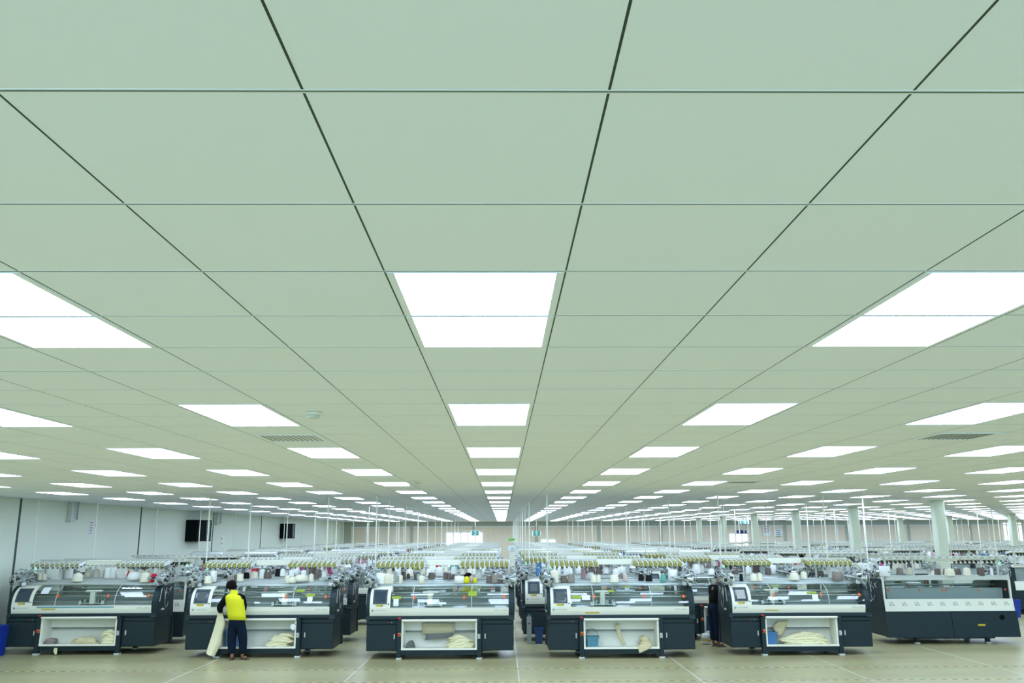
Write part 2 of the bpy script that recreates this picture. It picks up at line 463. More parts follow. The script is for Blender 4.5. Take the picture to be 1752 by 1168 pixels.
def unit_mesh(ymat, nm):
    g = MB()
    g.tube([(0, -.30, -.040), (0, -.0, .010)], .034, ymat, 10)
    g.tube([(0, -.325, -.044), (0, -.30, -.040)], .047, ymat, 12)
    g.tube([(0, -.16, -.018), (0, -.14, -.014)], .047, ymat, 12)
    g.prism([(-.33, -.075), (-.01, -.025), (-.01, .045), (-.33, -.005)],   .034, .046, M_PAPER)
    g.tube([(0, -.29, -.06), (0, -.29, -.115)], .018, M_BLACK, 6)
    g.tube([(0, -.12, -.04), (0, -.12, -.095)], .016, M_BLACK, 6)
    return g.mesh(nm)
ME_UNIT_Y = unit_mesh(M_UNITY, 'yarn_tensioner'); ME_UNIT_K = unit_mesh(M_UNITK, 'yarn_tensioner')
def unit_lo(ymat):
    g = MB(); g.prism([(-.32, -.08), (-.01, -.03), (-.01, .045), (-.32, -.005)], -.042, .034, ymat); g.prism([(-.33, -.075), (-.01, -.025), (-.01, .05), (-.33, 0)], .034, .046, M_PAPER); g.box(-.02, .02, -.30, -.26, -.125, -.07, M_BLACK); g.box(-.02, .02, -.14, -.10, -.10, -.05, M_BLACK)
    return g.mesh('yarn_tensioner')
ME_ULO_Y = unit_lo(M_UNITY); ME_ULO_K = unit_lo(M_UNITK); ME_ULO_G = unit_lo(M_LGREY)
def feeder_mesh():
    g = MB()
    g.tube([(-.20, 0, .02), (-.02, 0, .0)], .014, M_MGREY, 6)
    g.tube([(-.05, 0, 0), (.0, 0, 0), (.01, 0, 0)], [.05, .055, .03], M_GREY, 14)
    g.tube([(.01, 0, 0), (.09, 0, 0)], .042, M_METAL, 14)
    g.tube([(.09, 0, 0), (.105, 0, 0)], .060, M_LGREY, 14)
    g.tube([(.105, 0, 0), (.16, 0, -.01)], [.03, .008], M_BLACK, 8)
    ring = [(.13, .075 * math.cos(a), .075 * math.sin(a)) for a in [2 * PI * k / 16 for k in range(17)]]
    g.tube(ring, .006, M_METAL, 5, False)
    g.tube([(.0, .0, .05), (.06, .02, .10), (.15, .0, .08)], .006, M_METAL, 5)
    g.box(-.06, .0, -.02, .02, -.10, -.03, M_MGREY)
    return g.mesh('yarn_feeder')
ME_FEED = feeder_mesh()
UX = [-1.33 + .101 * k for k in range(10)] + [.42 + .101 * k for k in range(10)]

def body_mb():
    g = MB()
    g.box(-1.45, -.84, .10, 1.05, .16, .775, M_DARK); g.box(.81, 1.45, .10, 1.05, .16, .775, M_DARK)
    g.box(-.84, .81, .53, 1.05, .16, .775, M_DARK)
    g.prism([(.055, .79), (.075, .765), (1.04, .765), (1.04, .85), (.06, .85)], -1.47, 1.47, M_DARK)
    g.box(-.84, .81, .03, .10, .085, .185, M_DARK)
    g.box(-1.0, 1.0, .55, .95, .10, .16, M_BLACK)
    # raised inner deck between the two covers
    g.box(-1.36, 1.36, .12, 1.02, .85, .93, M_INNER)
    g.box(-1.36, 1.36, .78, .80, .93, 1.22, M_INNER)
    return g
def cap_mb(x0, x1):
    g = MB(); o = .012
    poly = [(prof_y(z) + prof_n(z)[0] * o, z + prof_n(z)[1] * o) for z in (.86, .93, 1.015, 1.10, 1.19, 1.28, 1.35, 1.398, 1.416)]
    poly = [(.04, .765), (.055, .80)] + poly + [(.93, 1.44), (.97, 1.43), (1.03, .85), (1.04, .765)]
    g.prism(poly, x0, x1, M_DARK); return g

def make_machine(unit_me, name='knitting_machine'):
    root = empty(name)
    body_mb().build('body', root)
    # cabinet doors with handles
    d = MB(); d.cbox(-1.455, -.85, .075, .10, .165, .675, .008, M_DARK); d = d.build('door', root)
    MB().cbox(-.915, -.890, .062, .076, .395, .495, .006, M_LGREY).build('handle', d)
    d = MB(); d.cbox(.82, 1.455, .075, .10, .165, .675, .008, M_DARK); d = d.build('door', root)
    MB().cbox(.880, .905, .062, .076, .395, .495, .006, M_LGREY).build('handle', d)
    d = MB(); d.cbox(-1.455, -.85, .075, .10, .683, .762, .008, M_DARK); d.cbox(.82, 1.455, .075, .10, .683, .762, .008, M_DARK); d.build('upper_panel', root)
    g = MB(); g.lathe([(.011, 0), (.011, .012)], M_RED, 12, (0, 0, 0)); o = g.build('indicator_lamp', root, (-1.02, .074, .722)); o.rotation_euler = (PI / 2, 0, 0)
    g = MB(); g.lathe([(.011, 0), (.011, .012)], mat('teal lamp', (.1, .35, .30)), 12); o = g.build('indicator_lamp', root, (-.96, .074, .722)); o.rotation_euler = (PI / 2, 0, 0)
    # legs
    for x0, y0, h in ((-.845, 0, .775), (.735, 0, .775), (-.845, .93, .16), (.735, .93, .16)):
        l = MB().cbox(x0, x0 + .085, y0, y0 + .10, .035, h, .006, M_DARK).build('leg', root)
        MB().cbox(x0 - .012, x0 + .097, y0 - .012, y0 + .112, 0, .035, .006, M_LGREY).build('foot', l)
    # take-down tray
    g = MB()
    g.box(-.76, .735, .02, .53, .190, .205, M_TRAY); g.box(-.76, .735, .005, .02, .185, .225, M_TRAY)
    g.box(-.76, -.725, .02, .53, .205, .765, M_TRAY); g.box(.70, .735, .02, .53, .205, .765, M_TRAY)
    g.prism([(.36, .205), (.378, .205), (.53, .50), (.515, .50)], -.725, .70, M_TRAY)
    g.box(-.725, .70, .40, .415, .53, .765, M_TRAY); g.box(-.725, .70, .415, .53, .50, .515, M_GREY)
    g.box(-.60, .60, .396, .40, .522, .531, M_GREY)
    g.build('take_down_tray', root)
    g = MB(); g.tube([(-.76, .0, .765), (.735, .0, .765)], .024, M_WHITE, 14); g.build('take_down_roller', root)
    g = MB(); g.box(-.80, -.755, -.03, .04, .735, .795, M_BLACK); g.box(.735, .80, -.03, .04, .735, .80, M_BLACK); g.build('roller_bracket', root)
    # switches
    g = MB(); g.box(-.825, -.765, -.010, .0, .455, .525, M_YELLOW); k = g.build('switch_plate', root)
    g = MB(); g.lathe([(.030, 0), (.027, .03), (.012, .034)], M_RED, 16); o = g.build('power_knob', k, (-.797, -.010, .49)); o.rotation_euler = (PI / 2, 0, 0)
    g = MB(); g.lathe([(.022, 0), (.022, .016), (.036, .018), (.036, .036), (.02, .044)], M_RED, 16); g.build('stop_button', root, (-.80, .03, .775))
    g = MB(); g.box(.745, .80, -.012, .0, .40, .50, M_GREY); g.box(.752, .768, -.02, -.012, .46, .49, M_WHITE); g.box(.777, .793, -.02, -.012, .43, .46, M_WHITE); g.box(.752, .768, -.02, -.012, .41, .43, M_WHITE); g.build('socket_block', root)
    # white front panel, control panel, screen
    g = band(MB(), -1.405, 1.36, .850, 1.012, .012, .02, M_WHITE, 4); fp = g.build('front_panel', root)
    t = D.objects.new('lettering', text_mesh('LXC-252', .068, M_INKL)); COL.objects.link(t); t.parent = fp; t.location = (1.20, .0655, .965); t.rotation_euler = (PI / 2 - .05, 0, 0)
    t = D.objects.new('lettering', text_mesh('LONGXING', .042, M_INKL)); COL.objects.link(t); t.parent = fp; t.location = (-1.185, .0655, .963); t.rotation_euler = (PI / 2 - .05, 0, 0)
    g = MB(); g.lathe([(.024, 0), (.024, .002)], M_INKL, 6); o = g.build('emblem', fp, (-1.345, .0655, .963)); o.rotation_euler = (PI / 2 - .05, 0, 0)
    g = band(MB(), -1.405, -1.0, 1.012, 1.414, .012, .02, M_WHITE, 10); cpn = g.build('control_panel', root)
    g = band(MB(), -1.345, -1.065, 1.085, 1.352, .018, .01, M_BEZEL, 8); bz = g.build('screen_bezel', cpn)
    g = band(MB(), -1.315, -1.095, 1.115, 1.318, .021, .006, M_SCREEN, 8); g.build('screen', bz)
    g = band(MB(), -1.28, -1.145, 1.035, 1.075, .015, .004, M_YELLOW, 2); ws = g.build('warning_sticker', cpn)
    g = band(MB(), -1.165, -1.148, 1.042, 1.068, .0165, .002, M_INK, 2); g.build('warning_mark', ws)
    g = MB(); g.lathe([(.016, 0), (.016, .014), (.01, .018)], M_BLACK, 12); o = g.build('key_switch', cpn, (-1.035, .085, 1.085)); o.rotation_euler = (PI / 2, 0, 0)
    # clear curved cover
    g = band(MB(), -1.0, 1.36, 1.016, 1.414, .006, .006, M_GLASS, 12); gc = g.build('clear_cover', root)
    for x in (-.55, .62):
        band(MB(), x - .006, x + .006, 1.016, 1.412, .009, .004, M_LGREY, 10).build('cover_joint', gc)
    for x in (-.52, .47, 1.27):
        band(MB(), x - .018, x + .018, 1.175, 1.235, .020, .016, M_ORANGE, 2).build('latch', gc)
    g = MB(); g.tube([(-1.0, .415, 1.425), (1.36, .415, 1.425)], .014, M_METAL, 8); g.build('top_rail', root)
    # end caps
    cap_mb(-1.475, -1.405).build('end_cap', root); cap_mb(1.36, 1.475).build('end_cap', root)
    for sx in (-1, 1):
        g = MB()
        for k in range(5):
            yy = .25 + .14 * k
            g.tube([(sx * 1.484, yy, 1.36 - .03 * (k % 2)), (sx * 1.487, yy + .10 * (1 if k % 2 else -1), 1.08 + .05 * k)], .007, M_LGREY, 5)
        g.tube([(sx * 1.488, .55 + .10 * math.cos(a), 1.10 + .16 * math.sin(a)) for a in [PI * q / 10 for q in range(2, 20)]], .008, M_GREY, 5)
        g.box(min(sx * 1.475, sx * 1.495), max(sx * 1.475, sx * 1.495), .30, .44, .895, .93, M_LGREY)
        g.build('side_hoses', root)
    # inside: needle bed, rails, carriage
    g = MB(); g.prism([(.16, .93), (.30, 1.03), (.44, 1.09), (.47, 1.09), (.60, 1.03), (.72, .93)], -1.30, 1.30, M_MGREY); g.build('needle_bed', root)
    g = MB()
    for y, z, r in ((.24, 1.20, .016), (.50, 1.28, .02), (.66, 1.20, .018), (.30, 1.06, .012)):
        g.tube([(-1.36, y, z), (1.36, y, z)], r, M_METAL, 8)
    g.build('guide_rail', root)
    g = MB(); g.cbox(-.05, .05, .20, .30, 1.03, 1.285, .012, M_WHITE); g.cbox(-.165, .165, .22, .36, 1.275, 1.325, .02, M_WHITE); g.build('carriage_arm', root, (-.18, 0, 0))
    g = MB(); rr = random.Random(3)
    g.box(-.24, .24, .22, .60, 1.035, 1.06, M_METAL)
    for k in range(12):
        x = -.22 + .04 * k; h = rr.uniform(.03, .10)
        g.box(x, x + .022, .20 + rr.uniform(0, .06), .34, 1.06, 1.06 + h, M_METAL if k % 3 else M_BLACK)
    g.prism([(.16, 1.03), (.20, 1.10), (.22, 1.10), (.22, 1.03)], -.25, -.20, M_LGREY); g.prism([(.16, 1.03), (.20, 1.10), (.22, 1.10), (.22, 1.03)], .20, .25, M_LGREY)
    g.build('carriage_head', root, (-.18, 0, 0))
    # top deck: stepped metal sheets
    g = MB()
    g.prism([(.415, 1.418), (.42, 1.432), (1.04, 1.512), (1.04, 1.504), (.43, 1.420)], -1.36, 1.36, M_GLASS)
    g.prism([(.95, 1.41), (.95, 1.50), (1.04, 1.512), (1.04, 1.41)], -1.40, 1.40, M_LGREY)
    g.prism([(.415, 1.40), (.42, 1.438), (1.04, 1.518), (1.04, 1.40)], -1.42, -1.355, M_LGREY); g.prism([(.415, 1.40), (.42, 1.438), (1.04, 1.518), (1.04, 1.40)], 1.355, 1.42, M_LGREY)
    for k, y in enumerate((.50, .62, .74, .86, .97)):
        z = 1.432 + (y - .42) * .129
        g.box(-1.38, 1.38, y - .035, y + .035, z - .01, z + .016 + .004 * (k % 2), (M_DECK, M_LGREY)[k % 2])
    g.build('top_deck', root)
    # rear: vented panel, window, top bar, lower panels
    g = MB(); g.prism([(1.06, .72), (1.085, .72), (1.045, .99), (1.02, .99)], -1.44, 1.44, M_WHITE); vp = g.build('rear_panel', root)
    g = MB()
    for k in range(10):
        for q in range(4):
            x = -1.30 + .285 * k
            y = 1.0662 - .0
            z0 = .845 + .022 * q
            for a, b in ((x - .04 + .012 * q, x + .012 * q), (x + .02 + .012 * q, x + .075)):
                yo = 1.085 - (z0 - .72) * .148
                g.prism([(yo - .004, z0), (yo + .002, z0), (yo + .001, z0 + .012), (yo - .005, z0 + .012)], a, b, M_GREY)
    g.build('vent_slots', vp)
    g = MB(); g.prism([(1.02, .99), (1.03, .99), (.99, 1.41), (.98, 1.41)], -1.40, 1.40, M_GLASS); rw = g.build('rear_window', root)
    for x in (-1.31, -.72, .02, .10, .62, 1.31):
        g = MB(); g.lathe([(.022, 0), (.022, .012)], M_ORANGE, 12); o = g.build('window_screw', rw, (x, 1.015, 1.19)); o.rotation_euler = (-PI / 2, 0, 0)
    g = MB(); g.box(-1.44, -1.40, .985, 1.03, .99, 1.42, M_WHITE); g.box(1.40, 1.44, .985, 1.03, .99, 1.42, M_WHITE); g.box(-1.44, 1.44, .95, 1.02, 1.41, 1.485, M_WHITE); g.build('rear_frame', root)
    g = MB(); g.prism([(1.05, .15), (1.15, .15), (1.09, .715), (1.05, .715)], -1.47, -.005, M_DARK); g.prism([(1.05, .15), (1.15, .15), (1.09, .715), (1.05, .715)], .005, 1.47, M_DARK); rl = g.build('rear_lower_panel', root)
    g = MB(); g.tube([(-1.12, 1.10, .58), (-1.12, 1.116, .58)], .058, mat('matt black', (0.004, 0.006, 0.006), 0.9, spec=0.1), 18); g.build('cable_hole', rl)
    g = MB(); g.box(-.72, -.56, 1.122, 1.128, .395, .435, M_YELLOW); g.build('warning_sticker', rl)
    # rack over the deck
    for x in (-1.22, -.86, .70, 1.32):
        MB().box(x - .018, x + .018, .955, .990, 1.49, 1.90, M_LGREY).build('rack_post', root)
    MB().box(-1.40, 1.40, .93, .965, 1.865, 1.915, M_WHITE).build('rack_rail', root)
    g = MB(); g.box(-1.40, 1.40, 1.06, 1.085, 1.925, 1.955, M_LGREY)
    for k in range(18): g.box(-1.36 + k * .16, -1.30 + k * .16, 1.055, 1.095, 1.905, 1.925, M_GREY)
    g.build('rear_rack_rail', root)
    MB().box(-1.40, -1.37, .93, 1.085, 1.90, 1.93, M_WHITE).build('rack_bracket', root); MB().box(1.37, 1.40, .93, 1.085, 1.90, 1.93, M_WHITE).build('rack_bracket', root)
    MB().cbox(-.36, .36, .905, .93, 1.83, 1.945, .008, M_WHITE).build('rack_plate', root)
    for x in UX:
        o = D.objects.new('yarn_tensioner', unit_me); COL.objects.link(o); o.parent = root; o.location = (x, .93, 1.885)
    MB().lathe([(.026, 0), (.030, .02), (.030, .06), (.02, .07)], M_STATUS, 12).build('status_lamp', root, (-1.36, .82, 1.74))
    MB().tube([(-1.36, .82, 1.74), (-1.36, .90, 1.72), (-1.30, .955, 1.72), (-1.22, .955, 1.72)], .008, M_LGREY, 6).build('lamp_arm', root)
    rr = random.Random(5)
    for sx in (-1, 1):
        for k in range(5):
            o = D.objects.new('yarn_feeder', ME_FEED); COL.objects.link(o); o.parent = root
            o.location = (sx * (1.36 + .05 * rr.random()), .30 + .16 * k, 1.54 + .05 * (k % 3)); o.rotation_euler = (rr.uniform(-.4, .4), rr.uniform(-.5, .3), (PI if sx < 0 else 0) + rr.uniform(-1.0, 1.0)); o.scale = (1.35, 1.35, 1.35)
        g = MB(); g.box(min(sx * 1.405, sx * 1.435), max(sx * 1.405, sx * 1.435), .16, .98, 1.415, 1.445, M_MGREY)
        for k in range(9):
            a = Vector((sx * 1.42, .2 + .09 * k, 1.43)); b = a + Vector((rr.uniform(-.10, .10), rr.uniform(-.08, .08), rr.uniform(.06, .16)))
            g.tube([a, b], .012, M_MGREY if k % 2 else M_LGREY, 6); g.box(b.x - .03, b.x + .03, b.y - .03, b.y + .03, b.z - .02, b.z + .02, M_LGREY if k % 3 else M_BLACK)
        g.build('feeder_bracket', root)
    return root

def mid_machine(unit_me, cap=False):
    root = empty('knitting_machine')
    body_mb().build('body', root)
    g = MB(); g.box(-1.455, -.85, .08, .10, .165, .762, M_DARK); g.box(.82, 1.455, .08, .10, .165, .762, M_DARK); g.build('door', root)
    for x0, y0, h in ((-.845, 0, .775), (.735, 0, .775), (-.845, .93, .16), (.735, .93, .16)): MB().box(x0, x0 + .085, y0, y0 + .10, 0, h, M_DARK).build('leg', root)
    g = MB(); g.box(-.76, .735, .005, .53, .19, .21, M_WHITE); g.box(-.76, .735, .50, .53, .21, .765, M_WHITE); g.build('take_down_tray', root)
    band(MB(), -1.405, 1.36, .850, 1.012, .012, .02, M_WHITE, 2).build('front_panel', root)
    band(MB(), -1.405, -1.0, 1.012, 1.414, .012, .02, M_WHITE, 5).build('control_panel', root)
    band(MB(), -1.345, -1.065, 1.085, 1.352, .018, .01, M_BEZEL, 4).build('screen', root)
    band(MB(), -1.0, 1.36, 1.016, 1.414, .006, .006, M_GLASS, 6).build('clear_cover', root)
    cap_mb(-1.475, -1.405).build('end_cap', root); cap_mb(1.36, 1.475).build('end_cap', root)
    g = MB(); g.prism([(.16, .93), (.44, 1.09), (.72, .93)], -1.30, 1.30, M_MGREY); g.cbox(-.25, -.13, .2, .32, 1.03, 1.32, .01, M_WHITE); g.build('needle_bed', root)
    g = MB(); g.prism([(.415, 1.418), (.42, 1.432), (1.04, 1.512), (1.04, 1.48), (.95, 1.43)], -1.40, 1.40, M_LGREY); g.build('top_deck', root)
    g = MB(); g.prism([(1.06, .72), (1.085, .72), (1.045, .99), (1.02, .99)], -1.44, 1.44, M_WHITE); g.box(-1.44, 1.44, .95, 1.02, 1.41, 1.485, M_WHITE); g.build('rear_panel', root)
    MB().prism([(1.05, .15), (1.15, .15), (1.09, .715), (1.05, .715)], -1.47, 1.47, M_DARK).build('rear_lower_panel', root)
    for x in (-1.22, -.86, .70, 1.32): MB().box(x - .018, x + .018, .955, .990, 1.49, 1.90, M_LGREY).build('rack_post', root)
    g = MB(); g.box(-1.40, 1.40, .93, .965, 1.865, 1.915, M_WHITE); g.box(-1.40, 1.40, 1.06, 1.085, 1.925, 1.955, M_LGREY)
    for k in range(18): g.box(-1.36 + k * .16, -1.30 + k * .16, 1.055, 1.095, 1.905, 1.925, M_GREY)
    g.build('rack_rail', root)
    MB().box(-.36, .36, .905, .93, 1.83, 1.945, M_WHITE).build('rack_plate', root)
    for x in UX:
        o = D.objects.new('yarn_tensioner', unit_me); COL.objects.link(o); o.parent = root; o.location = (x, .93, 1.885)
    MB().lathe([(.026, 0), (.030, .02), (.030, .06), (.02, .07)], M_STATUS, 8).build('status_lamp', root, (-1.36, .82, 1.74))
    for sx in (-1, 1):
        for k in range(3):
            o = D.objects.new('yarn_feeder', ME_FEED); COL.objects.link(o); o.parent = root
            o.location = (sx * 1.40, .35 + .2 * k, 1.56); o.rotation_euler = (0, -.3, (PI if sx < 0 else 0) + .5 * (k - 1))
    return root

def far_machine(ymat):
    g = body_mb()
    g.box(-.845, -.76, 0, .1, 0, .775, M_DARK); g.box(.735, .82, 0, .1, 0, .775, M_DARK); g.box(-.76, .735, .45, .5, .2, .765, M_WHITE); g.box(-.84, .82, .9, 1.0, 0, .16, M_DARK)
    band(g, -1.405, 1.36, .850, 1.012, .012, .02, M_WHITE, 2); band(g, -1.405, -1.0, 1.012, 1.414, .012, .02, M_WHITE, 4)
    band(g, -1.345, -1.065, 1.085, 1.352, .018, .01, M_BEZEL, 3); band(g, -1.0, 1.36, 1.016, 1.414, .006, .006, M_INNER, 4)
    for a, b in ((-1.475, -1.405), (1.36, 1.475)):
        c = cap_mb(a, b); g.add(c.v, c.f, M_DARK)
    g.prism([(.415, 1.418), (.42, 1.432), (1.04, 1.512), (1.04, 1.40), (.95, .93), (.5, .93)], -1.40, 1.40, M_LGREY)
    g.prism([(1.06, .72), (1.085, .72), (1.045, .99), (1.02, .99)], -1.44, 1.44, M_WHITE)
    for x in (-1.22, .70, 1.32): g.box(x - .018, x + .018, .955, .99, 1.49, 1.90, M_LGREY)
    g.box(-1.40, 1.40, .93, .965, 1.865, 1.915, M_WHITE); g.box(-1.40, 1.40, 1.06, 1.085, 1.925, 1.955, M_LGREY); g.box(-.36, .36, .905, .93, 1.83, 1.945, M_WHITE)
    for k in range(18): g.box(-1.36 + k * .16, -1.30 + k * .16, 1.055, 1.095, 1.905, 1.925, M_GREY)
    for x in UX:
        g.box(x - .034, x + .030, .62, .91, 1.835, 1.905, ymat); g.box(x + .030, x + .048, .62, .91, 1.845, 1.91, M_PAPER); g.box(x - .02, x + .02, .71, .75, 1.79, 1.835, M_BLACK)
    for sx in (-1, 1):
        for k in range(4):
            a = sx * 1.38; g.tube([(a - .1, .3 + .2 * k, 1.54 + .05 * (k % 2)), (a + .12, .3 + .2 * k, 1.56)], .05, M_GREY if k % 2 else M_LGREY, 8)
    return g.mesh('knitting_machine')

proto = {'y': make_machine(ME_UNIT_Y), 'k': make_machine(ME_UNIT_K)}
used_proto = set()
def spawn(kind, x, y, rz=0.0):
    o = proto[kind] if kind not in used_proto else copy_tree(proto[kind])
    used_proto.add(kind); o.location = (x, y, 0); o.rotation_euler = (0, 0, rz); o.scale = (1.04, 1, 1); return o
def part(root, nm, k=0):
    c = [q for q in root.children if q.name.split('.')[0] == nm]; return c[k]

# front row --------------------------------------------------------------
ROW1 = [(139.0, 1120.5, 'k', 1.095), (444.5, 1125.5, 'y', 1.06), (751.5, 1128.3, 'y', 1.04), (1060.5, 1126.4, 'y', 1.04), (1367.0, 1121.5, 'y', 1.02)]
FRONT = []
FLAB = ['dark knitting machine at the left end of the front row, blue stripe across it',
        'dark knitting machine in the front row with the yellow-vested worker standing at it',
        'dark knitting machine in the middle of the front row, third from the left',
        'dark knitting machine in the front row with a teal basket in its tray',
        'dark knitting machine in the front row with a bright white lit screen']
ARM = [158, 487, 736, 1031, 1322]
for (px, py, u, scx), lab, ax in zip(ROW1, FLAB, ARM):
    p = at_z(px, py, 0)
    o = spawn(u, at_y(px, 1040, p.y + .08).x + .0225 * scx, p.y + .01); o.scale = (scx, 1, 1)
    tag(o, lab, 'knitting machine', 'knitting machines in the front row'); FRONT.append(o)
    dx = (at_y(ax, 1030, p.y + .25).x - o.location.x) / scx
    part(o, 'carriage_arm').location.x = dx; part(o, 'carriage_head').location.x = dx
def lx(o, px, py=1040, dy=.1): return (at_y(px, py, o.location.y + dy).x - o.location.x) / o.scale.x
def wx(o, px): return at_y(px, 1100, o.location.y + .2).x
def lz(o, px, py, dy=.1): return at_y(px, py, o.location.y + dy).z
# stickers, notes and stripes that differ from machine to machine
def sticker(o, px0, py0, px1, py1, mt, nm='sticker', off=.010, lab=None):
    x0, x1 = lx(o, px0), lx(o, px1); z0, z1 = sorted((lz(o, px0, py1, .13), lz(o, px0, py0, .13)))
    z1 = min(z1, 1.40); z0 = max(z0, .86)
    s = band(MB(), x0, x1, z0, z1, off, .003, mt, 3).build(nm, o)
    if lab: s['label'] = lab
M1, M2, M3, M4, M5 = FRONT
sticker(M1, 64, 1037, 196, 1039.5, M_BLUESTR, 'stripe', .0135); sticker(M1, 72, 1040.5, 96, 1042.5, M_YELLOW, 'sticker', .0135)
sticker(M1, 65, 1006, 78, 1016, M_PAPER, 'paper_note')
sticker(M2, 504, 1009.5, 518, 1013.5, M_GREENL); sticker(M2, 522, 1016, 537, 1021, M_GREENL); sticker(M2, 525, 1021, 534, 1031, M_PAPER, 'paper_note')
sticker(M3, 670, 1020, 686, 1024.5, M_GREENL); sticker(M3, 673, 1024.5, 682, 1036, M_PAPER, 'paper_note'); sticker(M3, 801, 1012, 816, 1020, M_GREENL)
sticker(M4, 979, 1019, 995, 1024, M_GREENL); sticker(M4, 996, 1018, 1010, 1026, M_PAPER, 'paper_note'); sticker(M4, 1043, 1010, 1052, 1013.5, M_GREENL); sticker(M4, 1001, 1046, 1025, 1048.5, M_YELLOW, 'sticker', .0135)
sticker(M5, 1384, 1012, 1400, 1016, M_GREENL); sticker(M5, 1391, 1017, 1401, 1027, M_PAPER, 'paper_note'); sticker(M5, 1308, 1042, 1332, 1044, M_YELLOW, 'sticker', .0135)
# screens that are on
def lit(o, mt):
    for q in o.children:
        if q.name.startswith('control_panel'):
            for b in q.children:
                if b.name.startswith('screen_bezel'):
                    band(MB(), -1.295, -1.115, 1.135, 1.30, .0235, .002, mt, 6).build('screen_image', b)
lit(M5, M_SCRON); lit(M4, M_SCRDIM); lit(M2, M_SCRDIM)

# second row on, and the back-facing column on the right ------------------
ROWY = [17.75 + 3.95 * k for k in range(11)]
DIST = ['', '', 'second', 'third', 'fourth', 'fifth', 'sixth', 'seventh', 'eighth', 'ninth', 'tenth', 'eleventh']
MACH = {}
p = at_z(1620, 1101, 0)
b6 = spawn('y', p.x + .15, p.y + 1.05, PI); tag(b6, 'knitting machine seen from behind at the right end of the front row', 'knitting machine', 'knitting machines in the front row'); MACH[(1, 6)] = b6
X0 = [-9.1, -5.15, -1.6, 2.0, 5.6]
mid = {'y': mid_machine(ME_ULO_Y), 'k': mid_machine(ME_ULO_K), 'g': mid_machine(ME_ULO_G)}
farm = {'y': far_machine(M_UNITY), 'k': far_machine(M_UNITK), 'g': far_machine(M_LGREY)}
midused = set()
for r in range(2, 12):
    Y = ROWY[r - 1]
    cols = X0[:]
    x = 9.9
    while x < .66 * Y + 1 and x < XR - 2: cols.append(x); x += 3.75
    for c, x in enumerate(cols):
        if any(abs(x - a) < 1.75 and Y - .3 < b < Y + 1.4 for a, b in pill): x += 0.0
        back = (c == 0 and r in (2, 3)) or c >= 5
        u = 'k' if c <= 1 else 'y'
        if r >= 4: u = ('g', 'k', 'g', 'y')[(r + c) % 4]
        yy = Y + (1.1 if back else 0); rz = PI if back else 0
        if c >= 5: yy += 2.35; x += .1
        for a, b in pill:
            if abs(x - a) < 1.85 and yy - 1.5 < b < yy + 1.5: yy = 99
        if yy + 1.4 > YB - 0.6: continue
        if r <= 3 and c < 7: o = spawn('k' if u == 'k' else 'y', x, yy, rz)
        elif r <= 5:
            o = mid[u] if u not in midused else copy_tree(mid[u]); midused.add(u); o.location = (x, yy, 0); o.rotation_euler = (0, 0, rz); o.scale = (1.04, 1, 1)
        else:
            o = D.objects.new('knitting_machine', farm[u]); COL.objects.link(o); o.location = (x, yy, 0); o.rotation_euler = (0, 0, rz)
        MACH[(r, c + 1)] = o
        tag(o, 'knitting machine in the %s row from the front, %s column from the left wall' % (DIST[r], ORD[c + 1]), 'knitting machine', 'rows of knitting machines')
for u in 'ykg':
    if u not in midused:
        def rm(o):
            for q in list(o.children): rm(q)
            D.objects.remove(o)
        rm(mid[u])
for k, o in enumerate(FRONT): MACH[(1, k + 1)] = o

# power conduits from the ceiling -----------------------------------------
M_PIPE = mat('white conduit', (0.82, 0.83, 0.70), 0.4)
def conduit(x, y, lab, z0=1.5):
    root = empty('power_conduit', (x, y, z0))
    MB().tube([(0, 0, 0), (0, 0, CEIL - z0)], .017, M_PIPE, 8).build('pipe', root)
    MB().cbox(-.035, .035, -.03, .03, -.0, .10, .006, M_PIPE).build('junction_box', root)
    MB().lathe([(.05, CEIL - z0 - .02), (.05, CEIL - z0)], M_PIPE, 10).build('ceiling_flange', root)
    tag(root, lab, 'power pipe', 'conduits dropping from the ceiling')
PXF = {1: 62, 2: 357, 3: 644, 4: 936, 5: 1230}
for (r, c), o in sorted(MACH.items()):
    back = abs(o.rotation_euler.z) > 1
    s = -1 if back else 1
    x = o.location.x - 1.32; y = o.location.y + s * 1.16; z0 = 1.5
    if back: y = o.location.y + .12; z0 = 1.5
    if r == 1 and c in PXF: x = at_y(PXF[c], 900, y).x
    nm = 'front row machine' if r == 1 else '%s row machine' % DIST[r]
    conduit(x, y, 'thin white pipe from the ceiling to the %s in the %s column' % (nm, ORD[c]), z0 if back else 0.85)
    if r in (1, 3, 5, 7) and c in (2, 5):
        conduit(o.location.x + 1.1, y + .1, 'second thin white pipe at the right of the %s in the %s column' % (nm, ORD[c]), 0.85)

